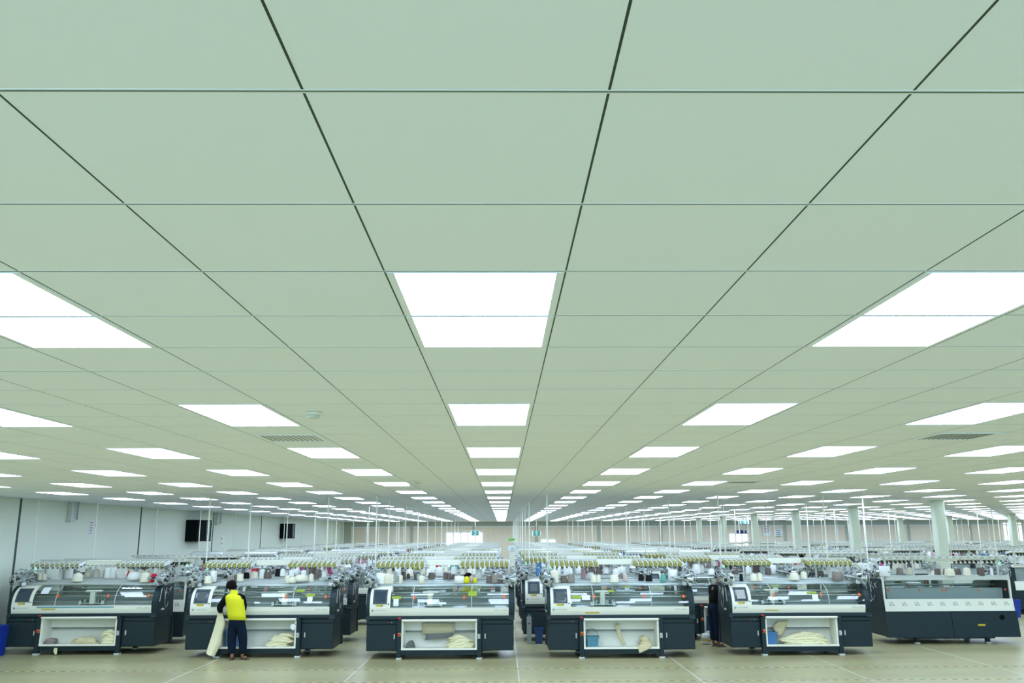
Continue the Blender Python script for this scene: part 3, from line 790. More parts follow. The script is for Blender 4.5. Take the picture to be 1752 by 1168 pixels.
# ------------------------------------------------------------------ yarn cones
CC = {'white': (0.88, 0.90, 0.84), 'cream': (0.80, 0.77, 0.60), 'brown': (0.15, 0.125, 0.105), 'taupe': (0.27, 0.235, 0.20), 'red': (0.62, 0.02, 0.04), 'pink': (0.56, 0.36, 0.38),
      'black': (0.012, 0.014, 0.014), 'green': (0.12, 0.40, 0.32), 'blue': (0.10, 0.24, 0.42), 'yellow': (0.70, 0.66, 0.02), 'magenta': (0.60, 0.12, 0.28), 'rose': (0.60, 0.48, 0.42)}
def yarn_mat(c): return mat('yarn ' + c, CC[c], 0.85, spec=0.15, noise=0.07, nscale=60)
M_TUBE = mat('cardboard tube', (0.60, 0.58, 0.50), 0.8)
CONE_ME = {}
def cone_meshes(col, shape):
    """shape: c = conical package, s = straight spool, b = bag or flat package"""
    if (col, shape) in CONE_ME: return CONE_ME[(col, shape)]
    g = MB()
    if shape == 'c': pr = [(.80, 0), (1.0, .04), (1.0, .10), (.80, .90), (.74, .95), (.35, .98)]
    elif shape == 's': pr = [(.92, 0), (1.0, .03), (1.0, .93), (.92, .97), (.35, .98)]
    else: pr = [(.70, 0), (.95, .08), (1.0, .35), (.86, .75), (.55, .93), (.2, .98)]
    g.lathe(pr, yarn_mat(col), 20)
    t = MB().lathe([(.30, .90), (.26, 1.10), (.18, 1.10)], M_TUBE, 12)
    CONE_ME[(col, shape)] = (g.mesh('yarn_cone'), t.mesh('core_tube'))
    return CONE_ME[(col, shape)]
def cone(x, y, z, h, rad, col, shape, tube=True):
    a, t = CONE_ME.get((col, shape)) or cone_meshes(col, shape)
    o = D.objects.new('yarn_cone', a); COL.objects.link(o); o.location = (x, y, z); o.scale = (rad, rad, h)
    if tube and shape != 'b':
        c = D.objects.new('core_tube', t); COL.objects.link(c); c.parent = o
    return o
def deck_z(t): return 1.456 + (t - .42) * .129
WORD = {'c': 'yarn cone', 's': 'yarn spool', 'b': 'wrapped yarn package'}
# (x px, base y px, height px, width px, colour, shape)
PIX = {
 1: [(45.5, 996, 12.5, 7.5, 'white', 's'), (68, 993, 13, 8, 'cream', 's'), (75.5, 993, 11, 7.5, 'cream', 's'), (105, 989, 17, 9, 'white', 's'), (117, 987.5, 18, 13, 'white', 's'),
     (132, 995.5, 14, 17, 'cream', 'c'), (184, 986, 18, 10, 'white', 's'), (194, 985, 18, 10, 'white', 's'), (207.5, 985, 16, 12, 'white', 's'), (229, 993.5, 15, 22, 'white', 'b'), (247.5, 997.5, 16, 17, 'cream', 'c'), (262.5, 998.5, 15, 10.5, 'red', 'c'), (274, 997, 14, 10, 'taupe', 'c')],
 2: [(355.5, 1000.5, 13, 14, 'cream', 'c'), (364.5, 996, 19, 11, 'white', 's'), (393.5, 997, 11, 11, 'taupe', 'c'), (402, 996, 12, 5, 'brown', 'c'), (410, 995, 13, 13, 'cream', 'c'), (421.5, 990, 11, 10, 'black', 'c'), (434, 990, 12, 15, 'cream', 'c'),
     (448, 985, 16, 9, 'white', 's'), (458, 990, 12, 13, 'brown', 'c'), (491.5, 1001.5, 13, 9, 'cream', 's'), (500, 1000, 11, 13, 'cream', 'b'), (515, 996, 13, 24, 'cream', 'b'), (532.5, 995.5, 13, 8.5, 'cream', 'c'), (541, 992, 12, 10, 'taupe', 'c'),
     (555, 993.5, 18, 9.5, 'white', 's'), (567, 988, 11, 7, 'magenta', 'c'), (573, 992, 18, 7, 'white', 's')],
 3: [(651, 1000.5, 18, 15.5, 'white', 's'), (663, 1001.5, 17, 13, 'cream', 's'), (670.5, 1002, 16, 5, 'cream', 's'), (675.5, 986, 12, 9, 'white', 's'), (685.5, 1001.5, 14, 6.5, 'cream', 's'), (690, 992.5, 14, 9.5, 'brown', 'c'), (698.5, 989, 9, 6.5, 'brown', 'c'), (710.5, 993, 11, 5.5, 'brown', 'c'),
     (721, 1001.5, 13.5, 10, 'cream', 's'), (738.5, 989, 10.5, 13, 'brown', 'c'), (762.5, 992.5, 13, 8.5, 'brown', 'c'), (769, 993, 12, 8, 'brown', 'c'), (775.5, 992, 9, 6, 'brown', 'c'), (786, 998.5, 12, 17, 'white', 's'), (798.5, 999, 12, 9.5, 'yellow', 'b'),
     (806.5, 997, 11, 7, 'rose', 's'), (812.5, 998, 9, 7, 'yellow', 'b'), (819, 991, 17, 12, 'white', 's'), (837, 998.5, 13, 11, 'brown', 'c'), (847.5, 1004.5, 15, 16, 'taupe', 'c'), (855, 998, 15, 9, 'taupe', 's'), (864.5, 997.5, 11, 10, 'white', 's')],
 4: [(949, 1002, 22, 14.5, 'cream', 's'), (964.5, 998.5, 12.5, 12.5, 'brown', 'c'), (977, 1002, 15, 13, 'taupe', 'c'), (998, 988, 16, 9, 'pink', 'c'), (1010.5, 991, 11, 10.5, 'white', 's'), (1016, 1000.5, 13, 11, 'cream', 'c'), (1024.5, 1000.5, 13, 7.5, 'cream', 'c'),
     (1051.5, 997.5, 13.5, 16, 'cream', 'c'), (1063, 991, 10, 6, 'taupe', 'c'), (1070.5, 995, 13, 9.5, 'rose', 'c'), (1097, 994.5, 12, 10, 'black', 'c'), (1110.5, 995, 11, 12.5, 'black', 'c'), (1135, 996, 13.5, 10.5, 'green', 'c'), (1151.5, 994, 19, 16, 'white', 's')],
 5: [(1250, 999.5, 13, 14.5, 'cream', 'c'), (1245, 990, 13, 11, 'white', 's'), (1268.5, 995, 13, 6.5, 'black', 'c'), (1290, 998, 13, 13, 'cream', 'c'), (1300.5, 997.5, 13.5, 9.5, 'cream', 'c'), (1359.5, 993, 12.5, 17, 'cream', 'c'), (1375.5, 991, 12.5, 11.5, 'cream', 'c'),
     (1403, 982.5, 10, 14, 'brown', 'c'), (1425.5, 988.5, 18, 16, 'white', 's'), (1433.5, 996.5, 16.5, 17, 'taupe', 's')],
}
front_names = {1: 'the leftmost front machine', 2: 'the machine by the yellow-vested worker', 3: 'the middle front machine', 4: 'the machine with the teal basket', 5: 'the machine with the lit screen'}
ncone = 0
for k in PIX:
    o = FRONT[k - 1]; y0 = o.location.y; seen = {}
    for j, (px, py, h, wd, c, sh) in enumerate(sorted(PIX[k])):
        # find the point of the sloping deck under this base
        best = None
        for q in range(0, 60):
            t = .47 + .0092 * q; zz = deck_z(t); P = at_y(px, py, y0 + t)
            e = abs(P.z - zz)
            if best is None or e < best[0]: best = (e, t, zz, P.x)
        _, t, zz, X = best; s = (y0 + t) * .976 / FPX
        s = ((y0 + t) * .976 + (zz - 2.5) * .21) / FPX
        cone(X, y0 + t, zz + .012, max(h * s * .98, .06), wd * s / 2, c, sh); ob = D.objects[-1] if False else None
        nm = COL.objects[-1]
        root = [q for q in (COL.objects[-1], COL.objects[-2]) if q.name.startswith('yarn_cone')][0]
        tag(root, '%s %s, %s from the left on %s' % (c, WORD[sh], ORD[j + 1], front_names[k]), 'yarn', 'yarn on the front machines'); ncone += 1
# back-facing right machine
o = b6; seen = 0
for j, (px, py, h, wd, c, sh) in enumerate([(1514.5, 987, 17, 18, 'white', 's'), (1540, 984, 12, 12, 'taupe', 'c'), (1557, 984, 12, 14, 'cream', 'c'), (1604.5, 984, 11, 10.5, 'brown', 'c'), (1621, 983, 11, 14, 'brown', 'c'), (1637, 984, 11, 15, 'brown', 'c'), (1625.5, 988, 12.5, 18, 'cream', 'c'), (1655, 987, 13.5, 14, 'cream', 'c'), (1679, 987.5, 14.5, 12, 'brown', 's'), (1697.5, 986.5, 13, 5, 'white', 'c')]):
    # deck slopes down away from the camera on this machine
    t = {987: .97, 988: 1.0, 984: .80, 983: .78}.get(py, .98); Y = o.location.y - t; X = at_y(px, py, Y).x; s = (Y * .976 - .2) / FPX
    q = cone(X, Y, (1.487 if t > .95 else deck_z(t)) + .012, h * s, wd * s / 2, c, sh)
    tag(q, '%s %s, number %s in line on the back-facing machine at the right' % (c, WORD[sh], ORD[j + 1]), 'yarn', 'yarn on the back-facing machine')
# cones on the machines of the second and third rows
def cones_on(o, cnt, seed, r, c):
    global ncone
    rr = random.Random(seed); back = abs(o.rotation_euler.z) > 1; s = -1 if back else 1
    main = rr.choice([['white', 'cream'], ['brown', 'white', 'taupe'], ['pink', 'white', 'rose'], ['white', 'white', 'brown'], ['cream', 'taupe', 'white']])
    xs = [-1.25 + 2.45 * (k + rr.uniform(.15, .85)) / cnt for k in range(cnt)]
    if back: xs = xs[::-1]
    for j, x in enumerate(xs):
        col = rr.choice(main) if rr.random() < .82 else rr.choice(['red', 'black', 'green', 'blue', 'magenta', 'pink', 'yellow', 'brown'])
        sh = 's' if col == 'white' and rr.random() < .7 else 'c'
        t = rr.uniform(.52, .9); h = rr.uniform(.17, .27) if sh == 's' else rr.uniform(.14, .19); rad = rr.uniform(.065, .10)
        q = cone(o.location.x + s * x, o.location.y + s * t, deck_z(t) + .012, h, rad, col, sh, tube=r == 2)
        tag(q, '%s %s, %s from the left on the %s row machine in the %s column' % (col, WORD[sh], ORD[j + 1], DIST[r], ORD[c]), 'yarn', 'yarn on the machines behind'); ncone += 1
for (r, c), o in sorted(MACH.items()):
    if r == 2 and c <= 7: cones_on(o, 14, r * 100 + c, r, c)
    elif r == 3 and c <= 8: cones_on(o, 12, r * 100 + c, r, c)
# all the smaller packages farther back: one mass
g = {}
rr = random.Random(21); gm = MB()
for (r, c), o in sorted(MACH.items()):
    if r < 4 and not (r == 3 and c > 8) and not (r == 2 and c > 7): continue
    s = -1 if abs(o.rotation_euler.z) > 1 else 1
    main = rr.choice([['white', 'cream'], ['brown', 'white'], ['pink', 'white'], ['white', 'white', 'taupe'], ['cream', 'white']])
    for k in range(12 if r < 7 else 8):
        col = rr.choice(main) if rr.random() < .85 else rr.choice(['red', 'black', 'green', 'blue', 'pink'])
        t = rr.uniform(.52, .92); x = o.location.x + s * rr.uniform(-1.3, 1.3); h = rr.uniform(.15, .26); ra = rr.uniform(.06, .10)
        gm.lathe([(ra * .9, 0), (ra, h * .08), (ra * .8, h * .95), (ra * .4, h)], yarn_mat(col), 10, (x, o.location.y + s * t, deck_z(t) + .012))
q = gm.build('yarn_cones'); tag(q, 'small yarn cones crowding the tops of the farthest machines', 'yarn', kind='stuff')

# ------------------------------------------------------------------ cloth, bins and other things at the front row
def pile(name, x0, x1, y0, y1, z, h, layers, seed, mt, lab, cat='cloth', skew=0.0):
    """folded heap: thin wrinkled folds stacked and joined into one mesh"""
    rr = random.Random(seed); g = MB(); n, mm = 56, 14; W, Dp = x1 - x0, y1 - y0; layers += 2
    sd = Vector((seed * 7.3, seed * 3.1, 0))
    for L in range(layers):
        f = L / layers; shr = 1 - .30 * f ** 1.6
        lw = W * rr.uniform(.82, 1.0) * shr; c = (x0 + x1) / 2 + W * rr.uniform(-.06, .06) + skew * L
        c = min(max(c, x0 + lw / 2), x1 - lw / 2) if skew == 0 else c
        ld = Dp * rr.uniform(.85, 1.0) * (1 - .2 * f); zb = z + h * f; th = h / layers * 1.7; vs = []; fs = []
        for i in range(n):
            a = 2 * PI * i / n; ca = math.copysign(abs(math.cos(a)) ** .6, math.cos(a)); sa = math.copysign(abs(math.sin(a)) ** .6, math.sin(a))
            for j in range(mm):
                b = -PI / 2 + PI * j / (mm - 1); rad = max(0.0, math.cos(b)) ** .4
                q = Vector((ca * 2.2, sa * 1.6, L * 1.7 + b * .4)) + sd
                wob = 1 + .16 * noise.noise(q * .9); X = c + lw / 2 * ca * rad * wob; Yy = (y0 + y1) / 2 + ld / 2 * sa * rad * min(wob, 1.03)
                u = 2 * (X - c) / lw
                Z = zb + th * .5 * (1 + math.sin(b)) * (1 - .35 * u * u) - h * .22 * f * u * u
                Z += (noise.noise(Vector((X * 9, Yy * 12, L * 2.3)) + sd) * .045 + noise.noise(Vector((X * 26, Yy * 30, L)) + sd) * .016) * (.4 + .6 * (j / mm)) * min(1, h / .15)
                vs.append((X, Yy, max(Z, z)))
        for i in range(n):
            for j in range(mm - 1):
                a0 = i * mm + j; b0 = ((i + 1) % n) * mm + j; fs.append((a0, b0, b0 + 1, a0 + 1))
        g.add(vs, fs, mt, True)
    o = g.build(name); tag(o, lab, cat); return o
def tray_pile(o, px0, px1, h, layers, seed, mt, lab, name='folded_cloth', y0=.07, y1=.35, skew=0.0):
    return pile(name, wx(o, px0), wx(o, px1), o.location.y + y0, o.location.y + y1, .2075, h, layers, seed, mt, lab, skew=skew)
M_CREAM2 = mat('tan knit', (0.70, 0.62, 0.38), 0.9, spec=0.1, noise=0.22, nscale=30)
M_GREYK = mat('grey knit', (0.20, 0.21, 0.19), 0.9, spec=0.1, noise=0.15, nscale=30)
tray_pile(M1, 171, 204, .27, 4, 1, M_CREAM, 'stacked cream knit cloth at the right of the leftmost tray')
tray_pile(M1, 120, 170, .12, 2, 2, M_CREAM2, 'loose tan knit cloth strewn along the middle of the leftmost tray', y0=.08, y1=.33)
tray_pile(M1, 73, 98, .10, 2, 3, mat('marled knit', (.30, .25, .23), .9, noise=.5, nscale=60), 'rolled grey-pink marled knit at the left of the leftmost tray')
tray_pile(M2, 452, 500, .24, 4, 4, M_CREAM, 'fanned pile of cream knit panels behind the worker', skew=.02)
tray_pile(M3, 762, 811, .22, 3, 5, M_CREAM, 'thick folded cream knit pile in the middle machine tray')
tray_pile(M3, 695, 710, .12, 3, 6, M_GREYK, 'small grey cloth scrap in the corner of the middle machine tray')
tray_pile(M4, 1092, 1116, .18, 2, 7, M_CREAM2, 'tan cloth bundle in the tray right of the teal basket')
tray_pile(M5, 1333, 1422, .22, 3, 8, M_CREAM, 'wide heap of crumpled cream cloth beside the blue tray bin', y0=.07, y1=.35)
def hang(name, pts, Y, mt, lab, wave=.02, nv=14, nu=8, sag=0.0, cat='cloth'):
    """sheet through left/right pixel rows [(xl, yl, xr, yr), ...] on the plane y = Y"""
    rows = []
    for a in range(nv):
        f = a / (nv - 1) * (len(pts) - 1); k = min(int(f), len(pts) - 2); u = f - k
        q = [pts[k][j] + (pts[k + 1][j] - pts[k][j]) * u for j in range(4)]
        r = []
        for b in range(nu):
            v = b / (nu - 1); r.append(at_y(q[0] + (q[2] - q[0]) * v, q[1] + (q[3] - q[1]) * v, Y + wave * math.sin(5 * v + 3 * a / nv) * min(1, .3 + a / nv) + sag * (a / (nv - 1)) ** 2))
        rows.append(r)
    o = MB().sheet(rows, mt, .006).build(name); tag(o, lab, cat); return o
hang('hanging_cloth', [(722, 1065, 778, 1065), (723, 1078, 778, 1080), (724, 1086, 776, 1084)], M3.location.y + .33, mat('beige knit', (.62, .57, .36), .9, noise=.08, nscale=40), 'beige knit panel hanging from the middle machine roller', .012)
hang('hanging_cloth', [(724, 1084, 776, 1082), (730, 1087, 776, 1086), (726, 1095, 775, 1088)], M3.location.y + .29, M_GREYK, 'grey knit border hanging below the beige panel', .012)
hang('hanging_strip', [(1053, 1066, 1059, 1066), (1055, 1080, 1062, 1080), (1060, 1093, 1066, 1093), (1066, 1102, 1071, 1102)], M4.location.y + .30, M_CREAM2, 'narrow tan knit strip hanging into the tray by the teal basket', .01)
hang('hanging_cloth', [(1332, 1062, 1349, 1061), (1322, 1072, 1344, 1074), (1330, 1088, 1340, 1086)], M5.location.y + .30, M_CREAM2, 'tan knit panel draped in the tray above the blue bin', .02)
hang('knit_scrap', [(1091, 1104, 1116, 1106), (1092, 1110, 1110, 1110), (1094, 1117, 1099, 1115)], M4.location.y - .012, M_CREAM2, 'tan cloth tail spilling over the tray lip right of the teal basket', .006)
hang('white_rag', [(498, 1068, 503, 1067), (496, 1073, 507, 1072), (500, 1078, 505, 1077)], M2.location.y - .04, M_PAPER, 'white rag tied on the roller right of the yellow-vested worker', .004)
hang('cloth_loop', [(93, 1108, 98, 1108), (91, 1114, 98, 1114), (94, 1120, 97, 1119)], M1.location.y - .012, M_CREAM, 'short cream cloth tail dangling over the leftmost tray lip', .006)

def bin_thing(name, x, y, z, w, d, h, mt, lab, taper=.85, handle=False, cat='bin'):
    root = empty(name, (x, y, z)); g = MB(); t = .012
    def ring(k, zz): return [(-w / 2 * k, -d / 2 * k, zz), (w / 2 * k, -d / 2 * k, zz), (w / 2 * k, d / 2 * k, zz), (-w / 2 * k, d / 2 * k, zz)]
    vs = ring(taper, 0) + ring(1, h) + ring(1 - 2 * t / w, h) + ring(taper - 2 * t / w, t); fs = [(3, 2, 1, 0), (12, 13, 14, 15)]
    for a in range(3):
        for k in range(4): b = (k + 1) % 4; fs.append((a * 4 + k, a * 4 + b, a * 4 + 4 + b, a * 4 + 4 + k))
    g.add(vs, fs, mt); g.build('tub', root)
    g = MB(); e = .012
    for s in (-1, 1):
        g.box(-w / 2 - e, w / 2 + e, s * d / 2 - e * (s < 0), s * d / 2 + e * (s > 0), h - .02, h + .004, mt); g.box(s * w / 2 - e * (s < 0), s * w / 2 + e * (s > 0), -d / 2, d / 2, h - .02, h + .004, mt)
    g.build('rim', root)
    if handle: MB().tube([(w / 2 * math.cos(a) , 0, h + .25 * math.sin(a) * .6) for a in [PI * q / 12 for q in range(13)]], .005, M_BLACK, 5).build('handle', root)
    tag(root, lab, cat); return root
def tray_bin(o, px, wpx, hpx, mt, lab, nm, handle=False):
    s = o.location.y * .976 / FPX
    return bin_thing(nm, wx(o, px), o.location.y + .20, .2075, wpx * s, .25, hpx * s, mt, lab, handle=handle)
tray_bin(M4, 1013.5, 20, 17, M_TEAL, 'mottled teal basket with a wire handle in the front tray', 'basket', True)
tray_bin(M5, 1318.5, 18, 20, M_BLUE2, 'sky blue square bin at the left of the tray under the lit screen', 'waste_bin')
tray_bin(M2, 399, 22, 27, M_BLUE2, 'blue bin seen between the legs of the yellow-vested worker', 'waste_bin')
bin_thing('storage_bin', -10.925, 19.6, 0, .52, .5, .62, M_BLUE, 'large deep blue bin by the left wall beside the leftmost machine')
P = at_z(1739, 1056, 0); bin_thing('storage_bin', P.x - .05, P.y + .2, 0, .45, .45, .50, M_BLUE, 'deep blue bin on the floor behind the right end machine')
P = at_y(922, 1094, 21.4); bin_thing('waste_bin', P.x, 21.4, 0, .20, .26, .34, mat('navy plastic', (.012, .05, .17), .4), 'small navy bin on the floor in the centre aisle', .8)
P = at_z(1198, 1072, .30); bin_thing('waste_bin', 5.02, ROWY[1] + .25, .2075, .28, .26, .30, mat('navy plastic', (.012, .05, .17), .4), 'dark blue bin in a second row tray, left of the lit screen')
# round canister on the aisle floor
P = at_z(1211, 1103, 0); root = empty('vacuum_canister', (P.x, P.y + .12, 0))
MB().lathe([(.06, 0), (.105, .02), (.118, .06), (.118, .075)], M_LGREY, 22).build('base', root)
MB().lathe([(.120, .075), (.122, .08), (.122, .11), (.120, .115)], mat('amber band', (.45, .28, .03), .5), 22).build('band', root)
MB().lathe([(.116, .115), (.116, .19), (.095, .235), (.05, .25)], M_LGREY, 22).build('dome', root)
MB().tube([(0, 0, .24), (0, .0, .32), (.02, .02, .5), (.03, .03, .8)], .012, M_GREY, 6).build('hose', root)
tag(root, 'pale round vacuum canister with an amber band on the aisle floor', 'vacuum')
# narrow grey stand in the centre aisle
P = at_y(905.5, 1092, 21.3); root = empty('cable_stand', (P.x, 21.3, 0))
g = MB(); g.cbox(-.055, .055, -.04, .04, 0, .60, .006, M_GREY); g.build('post', root)
g = MB(); g.box(-.03, -.012, -.046, -.04, .56, .66, M_GREY); g.box(.012, .03, -.046, -.04, .56, .66, M_GREY); g.build('fork', root)
g = MB(); g.lathe([(.018, 0), (.018, .01)], M_BLACK, 12); q = g.build('port', root, (0, -.04, .46)); q.rotation_euler = (PI / 2, 0, 0)
tag(root, 'narrow grey metal post stand in front of the aisle machine', 'stand')
# notice post in the centre aisle
P = at_y(876, 950, 24.6); root = empty('notice_post', (P.x, 24.6, 0))
s = 24.6 * .976 / FPX
MB().cbox(-.085, .085, -.06, .06, 0, 2.14, .01, M_WHITE).build('post', root)
MB().cbox(-.095, .075, -.07, -.055, at_y(876, 924.6, 24.6).z, at_y(876, 920.8, 24.6).z, .004, mat('bright green', (.10, .50, .05), .5)).build('green_sign', root)
g = MB(); z = at_y(876, 938, 24.6).z; g.cbox(-.11, .11, -.075, -.06, z - .07, z + .07, .01, M_PAPER); g.box(-.03, .025, -.079, -.075, z - .035, z + .035, mat('mint', (.35, .62, .55), .6)); g.box(.05, .075, -.079, -.075, z - .035, z + .035, M_CREAM2); g.build('notice', root)
tag(root, 'white post with a bright green sign rising in the centre aisle', 'sign post')
# hanging exit signs on far pillars
M_EXIT = mat('exit green', (0.01, 0.22, 0.15), 0.5)
def exit_sign(px, py0, py1, Y, lab, wall=True):
    a = at_y(px, py1, Y); b = at_y(px, py0, Y); root = empty('exit_sign', (a.x, Y, a.z)); h = b.z - a.z; ww = .26
    MB().box(-ww, ww, -.03, .0, 0, h, M_PAPER).build('board', root)
    g = MB(); g.box(-ww * .8, ww * .8, -.036, -.03, h * .52, h * .97, M_EXIT); g.box(-ww * .8, ww * .8, -.036, -.03, h * .06, h * .48, M_EXIT); g.build('green_field', root)
    g = MB()
    for zz in (h * .75, h * .27):
        g.box(-.03, .06, -.04, -.036, zz - h * .09, zz + h * .06, M_PAPER); g.box(.0, .05, -.04, -.036, zz + h * .08, zz + h * .14, M_PAPER)
        g.box(-.12, -.03, -.04, -.036, zz - h * .03, zz + h * .02, M_PAPER); g.box(.03, .11, -.04, -.036, zz - h * .13, zz - h * .09, M_PAPER)
    g.build('pictogram', root)
    MB().tube([(0, -.015, h), (0, -.015, CEIL - a.z)], .012, M_PIPE, 6).build('hanger', root)
    tag(root, lab, 'exit sign', 'green exit signs')
exit_sign(813, 907.5, 916, 55, 'green pictogram sign left of the centre aisle by the bright far window')
exit_sign(918, 908, 916.5, 55, 'green pictogram sign right of the centre aisle on the far side')
exit_sign(1274, 890, 896, 52, 'small green sign over the bright window at the right')
a = at_y(1269, 909, YB - .12); g = MB(); g.box(-.45, .45, -.02, 0, -.14, .14, M_PAPER)
o = empty('banner', (a.x, YB - .10, a.z)); g.build('board', o)
g = MB(); nv = mat('navy print', (.02, .03, .16), .6); g.box(-.36, -.2, -.026, -.02, -.1, .1, nv); g.box(-.1, .12, -.026, -.02, -.1, .1, nv); g.box(.22, .34, -.026, -.02, -.1, .1, nv); g.build('print_blocks', o)
tag(o, 'white banner with navy blocks over the right-hand bright window', 'banner')
for px, py, h, lab in ((1312, 907, .75, 'pinkish framed notice on the beige far wall at the right'), (1332, 911, .5, 'pale grey notice on the far wall right of the pinkish one')):
    a = at_y(px, py, YB - .12); o = empty('wall_notice', (a.x, YB - .085, a.z)); MB().box(-.28, .28, -.02, 0, -h / 2, h / 2, M_PAPER).build('sheet', o)
    g = MB(); ik = mat('faded red print', (.45, .22, .22), .7) if h > .6 else M_INKL
    for k in range(4): g.box(-.18, .18 - .05 * (k % 2), -.024, -.02, h / 2 - .14 - .13 * k, h / 2 - .08 - .13 * k, ik)
    g.build('print_lines', o); tag(o, lab, 'notice')
# left wall: black fan boxes, ducts, small notice
M_MATT = mat('matt black', (0.004, 0.006, 0.006), 0.9, spec=0.1)
def fan(px, py0, py1, lab):
    a = at_x(px, py0, XL + .05); b = at_x(px, py1, XL + .05); Y = a.y; root = empty('wall_fan', (XL, Y, b.z)); h = a.z - b.z; dpt, L = .42, 1.5
    g = MB(); t = .03
    g.box(0, dpt, 0, t, 0, h, M_MATT); g.box(0, dpt, L - t, L, 0, h, M_MATT); g.box(0, dpt, t, L - t, 0, t, M_MATT); g.box(0, dpt, t, L - t, h - t, h, M_MATT); g.box(0, .03, t, L - t, t, h - t, M_MATT); g.box(0, dpt, L * .62, L * .62 + t, t, h - t, M_MATT)
    g.build('casing', root)
    g = MB(); g.box(dpt - .02, dpt - .005, t, L * .62, t, h - t, M_MATT); g.build('front_panel', root)
    g = MB()
    for k in range(9):
        z = t + (h - 2 * t) * (k + .5) / 9; g.prism([(dpt - .05, z - .02), (dpt - .04, z - .03), (dpt, z + .02), (dpt - .01, z + .03)], L * .62 + t, L - t, M_INKL, 'y')
    g.build('louvre_blades', root); tag(root, lab, 'wall fan', 'black boxes on the left wall')
fan(321, 889, 926, 'nearer black louvred box mounted high on the left wall')
fan(481, 895.5, 921, 'farther black louvred box mounted high on the left wall')
for px, py0, lab in ((124, 892, 'pale grey duct stub under the ceiling on the left wall, nearest the camera'), (373, 898, 'pale grey duct stub beyond the nearer black box on the left wall')):
    a = at_x(px, py0, XL + .1); root = empty('wall_duct', (XL, a.y, a.z))
    MB().cbox(0, .12, -.12, .12, 0, CEIL - a.z, .01, M_LGREY).build('duct', root); MB().tube([(.16, .1, .05), (.16, .1, CEIL - a.z)], .02, M_GREY, 8).build('pipe', root); tag(root, lab, 'duct')
a = at_x(155, 903, XL); o = empty('wall_notice', (XL, a.y, a.z)); MB().box(0, .012, -.10, .10, -.2, .2, M_PAPER).build('sheet', o)
g = MB()
for k in range(5): g.box(.012, .015, -.07, .07, .13 - .07 * k, .16 - .07 * k, mat('faded red print', (.45, .22, .22), .7))
g.build('print_lines', o); tag(o, 'small white notice with reddish print on the near left wall', 'notice')
a = at_x(379.5, 925, XL); o = empty('wall_notice', (XL, a.y, a.z)); MB().box(0, .012, -.2, .2, -.2, .2, M_PAPER).build('sheet', o)
g = MB(); g.box(.012, .015, -.12, .05, .03, .13, M_YELLOW); g.box(.012, .015, -.12, .05, -.14, -.05, M_YELLOW); g.build('print_blocks', o); tag(o, 'small notice with two yellow blocks on the left wall between the boxes', 'notice')

# ------------------------------------------------------------------ people
def skin_obj(name, nodes, edges, mt, parent=None, root=0, sub=2):
    me = D.meshes.new(name); me.from_pydata([n[0] for n in nodes], edges, []); me.update()
    ob = D.objects.new(name, me); COL.objects.link(ob)
    md = ob.modifiers.new('skin', 'SKIN'); md.use_smooth_shade = True; md.branch_smoothing = .6
    sv = me.skin_vertices[0].data
    for k, n in enumerate(nodes):
        r = n[1]; sv[k].radius = r if isinstance(r, tuple) else (r, r); sv[k].use_root = (k == root)
    sb = ob.modifiers.new('sub', 'SUBSURF'); sb.levels = sub; sb.render_levels = sub
    dg = bpy.context.evaluated_depsgraph_get(); me2 = D.meshes.new_from_object(ob.evaluated_get(dg))
    ob.modifiers.clear(); ob.data = me2; me2.materials.clear(); me2.materials.append(mt)
    me2.polygons.foreach_set('use_smooth', [True] * len(me2.polygons))
    if parent: ob.parent = parent
    return ob
def hand_nodes(nodes, edges, wrist, d, side, curl):
    """palm and five fingers grown from node index wrist; d = forearm direction, side = thumb side, curl = palm-ward"""
    d = d.normalized(); side = (side - d * side.dot(d)).normalized(); curl = curl.normalized(); W = nodes[wrist][0]
    palm = len(nodes); nodes.append((W + d * .075, (.034, .018))); edges.append((wrist, palm))
    for k, (off, L) in enumerate(((.027, .070), (.009, .080), (-.009, .074), (-.026, .056))):
        a = len(nodes); nodes.append((W + d * .095 + side * off, .0095)); nodes.append((W + d * (.095 + L * .5) + side * off * 1.15 + curl * .012, .0085)); nodes.append((W + d * (.095 + L * .85) + side * off * 1.15 + curl * .04, .0075))
        edges += [(palm, a), (a, a + 1), (a + 1, a + 2)]
    a = len(nodes); nodes.append((W + d * .045 + side * .04 + curl * .01, .011)); nodes.append((W + d * .085 + side * .055 + curl * .028, .009)); edges += [(palm, a), (a, a + 1)]
def rings_mesh(rings, mt, n=22):
    """loft of ellipses (centre, half width vec, half depth vec)"""
    g = MB(); vs = []; fs = []
    for c, a, b in rings:
        for k in range(n):
            q = 2 * PI * k / n; vs.append(c + a * math.cos(q) + b * math.sin(q))
    for i in range(len(rings) - 1):
        for k in range(n):
            p, q = i * n + k, i * n + (k + 1) % n; fs.append((p, q, q + n, p + n))
    g.add(vs, fs, mt, True); return g
def head_mesh(c, r, face, mt_skin):
    """face: unit forward vector. returns builder for nose, ears, eyes, mouth"""
    up = Vector((0, 0, 1)); side = face.cross(up).normalized(); g = MB()
    g.tube([c + face * r * .93 + up * .02, c + face * r * 1.22 - up * .018, c + face * r * .98 - up * .03], [.006, .014, .010], mt_skin, 8)
    return g, side
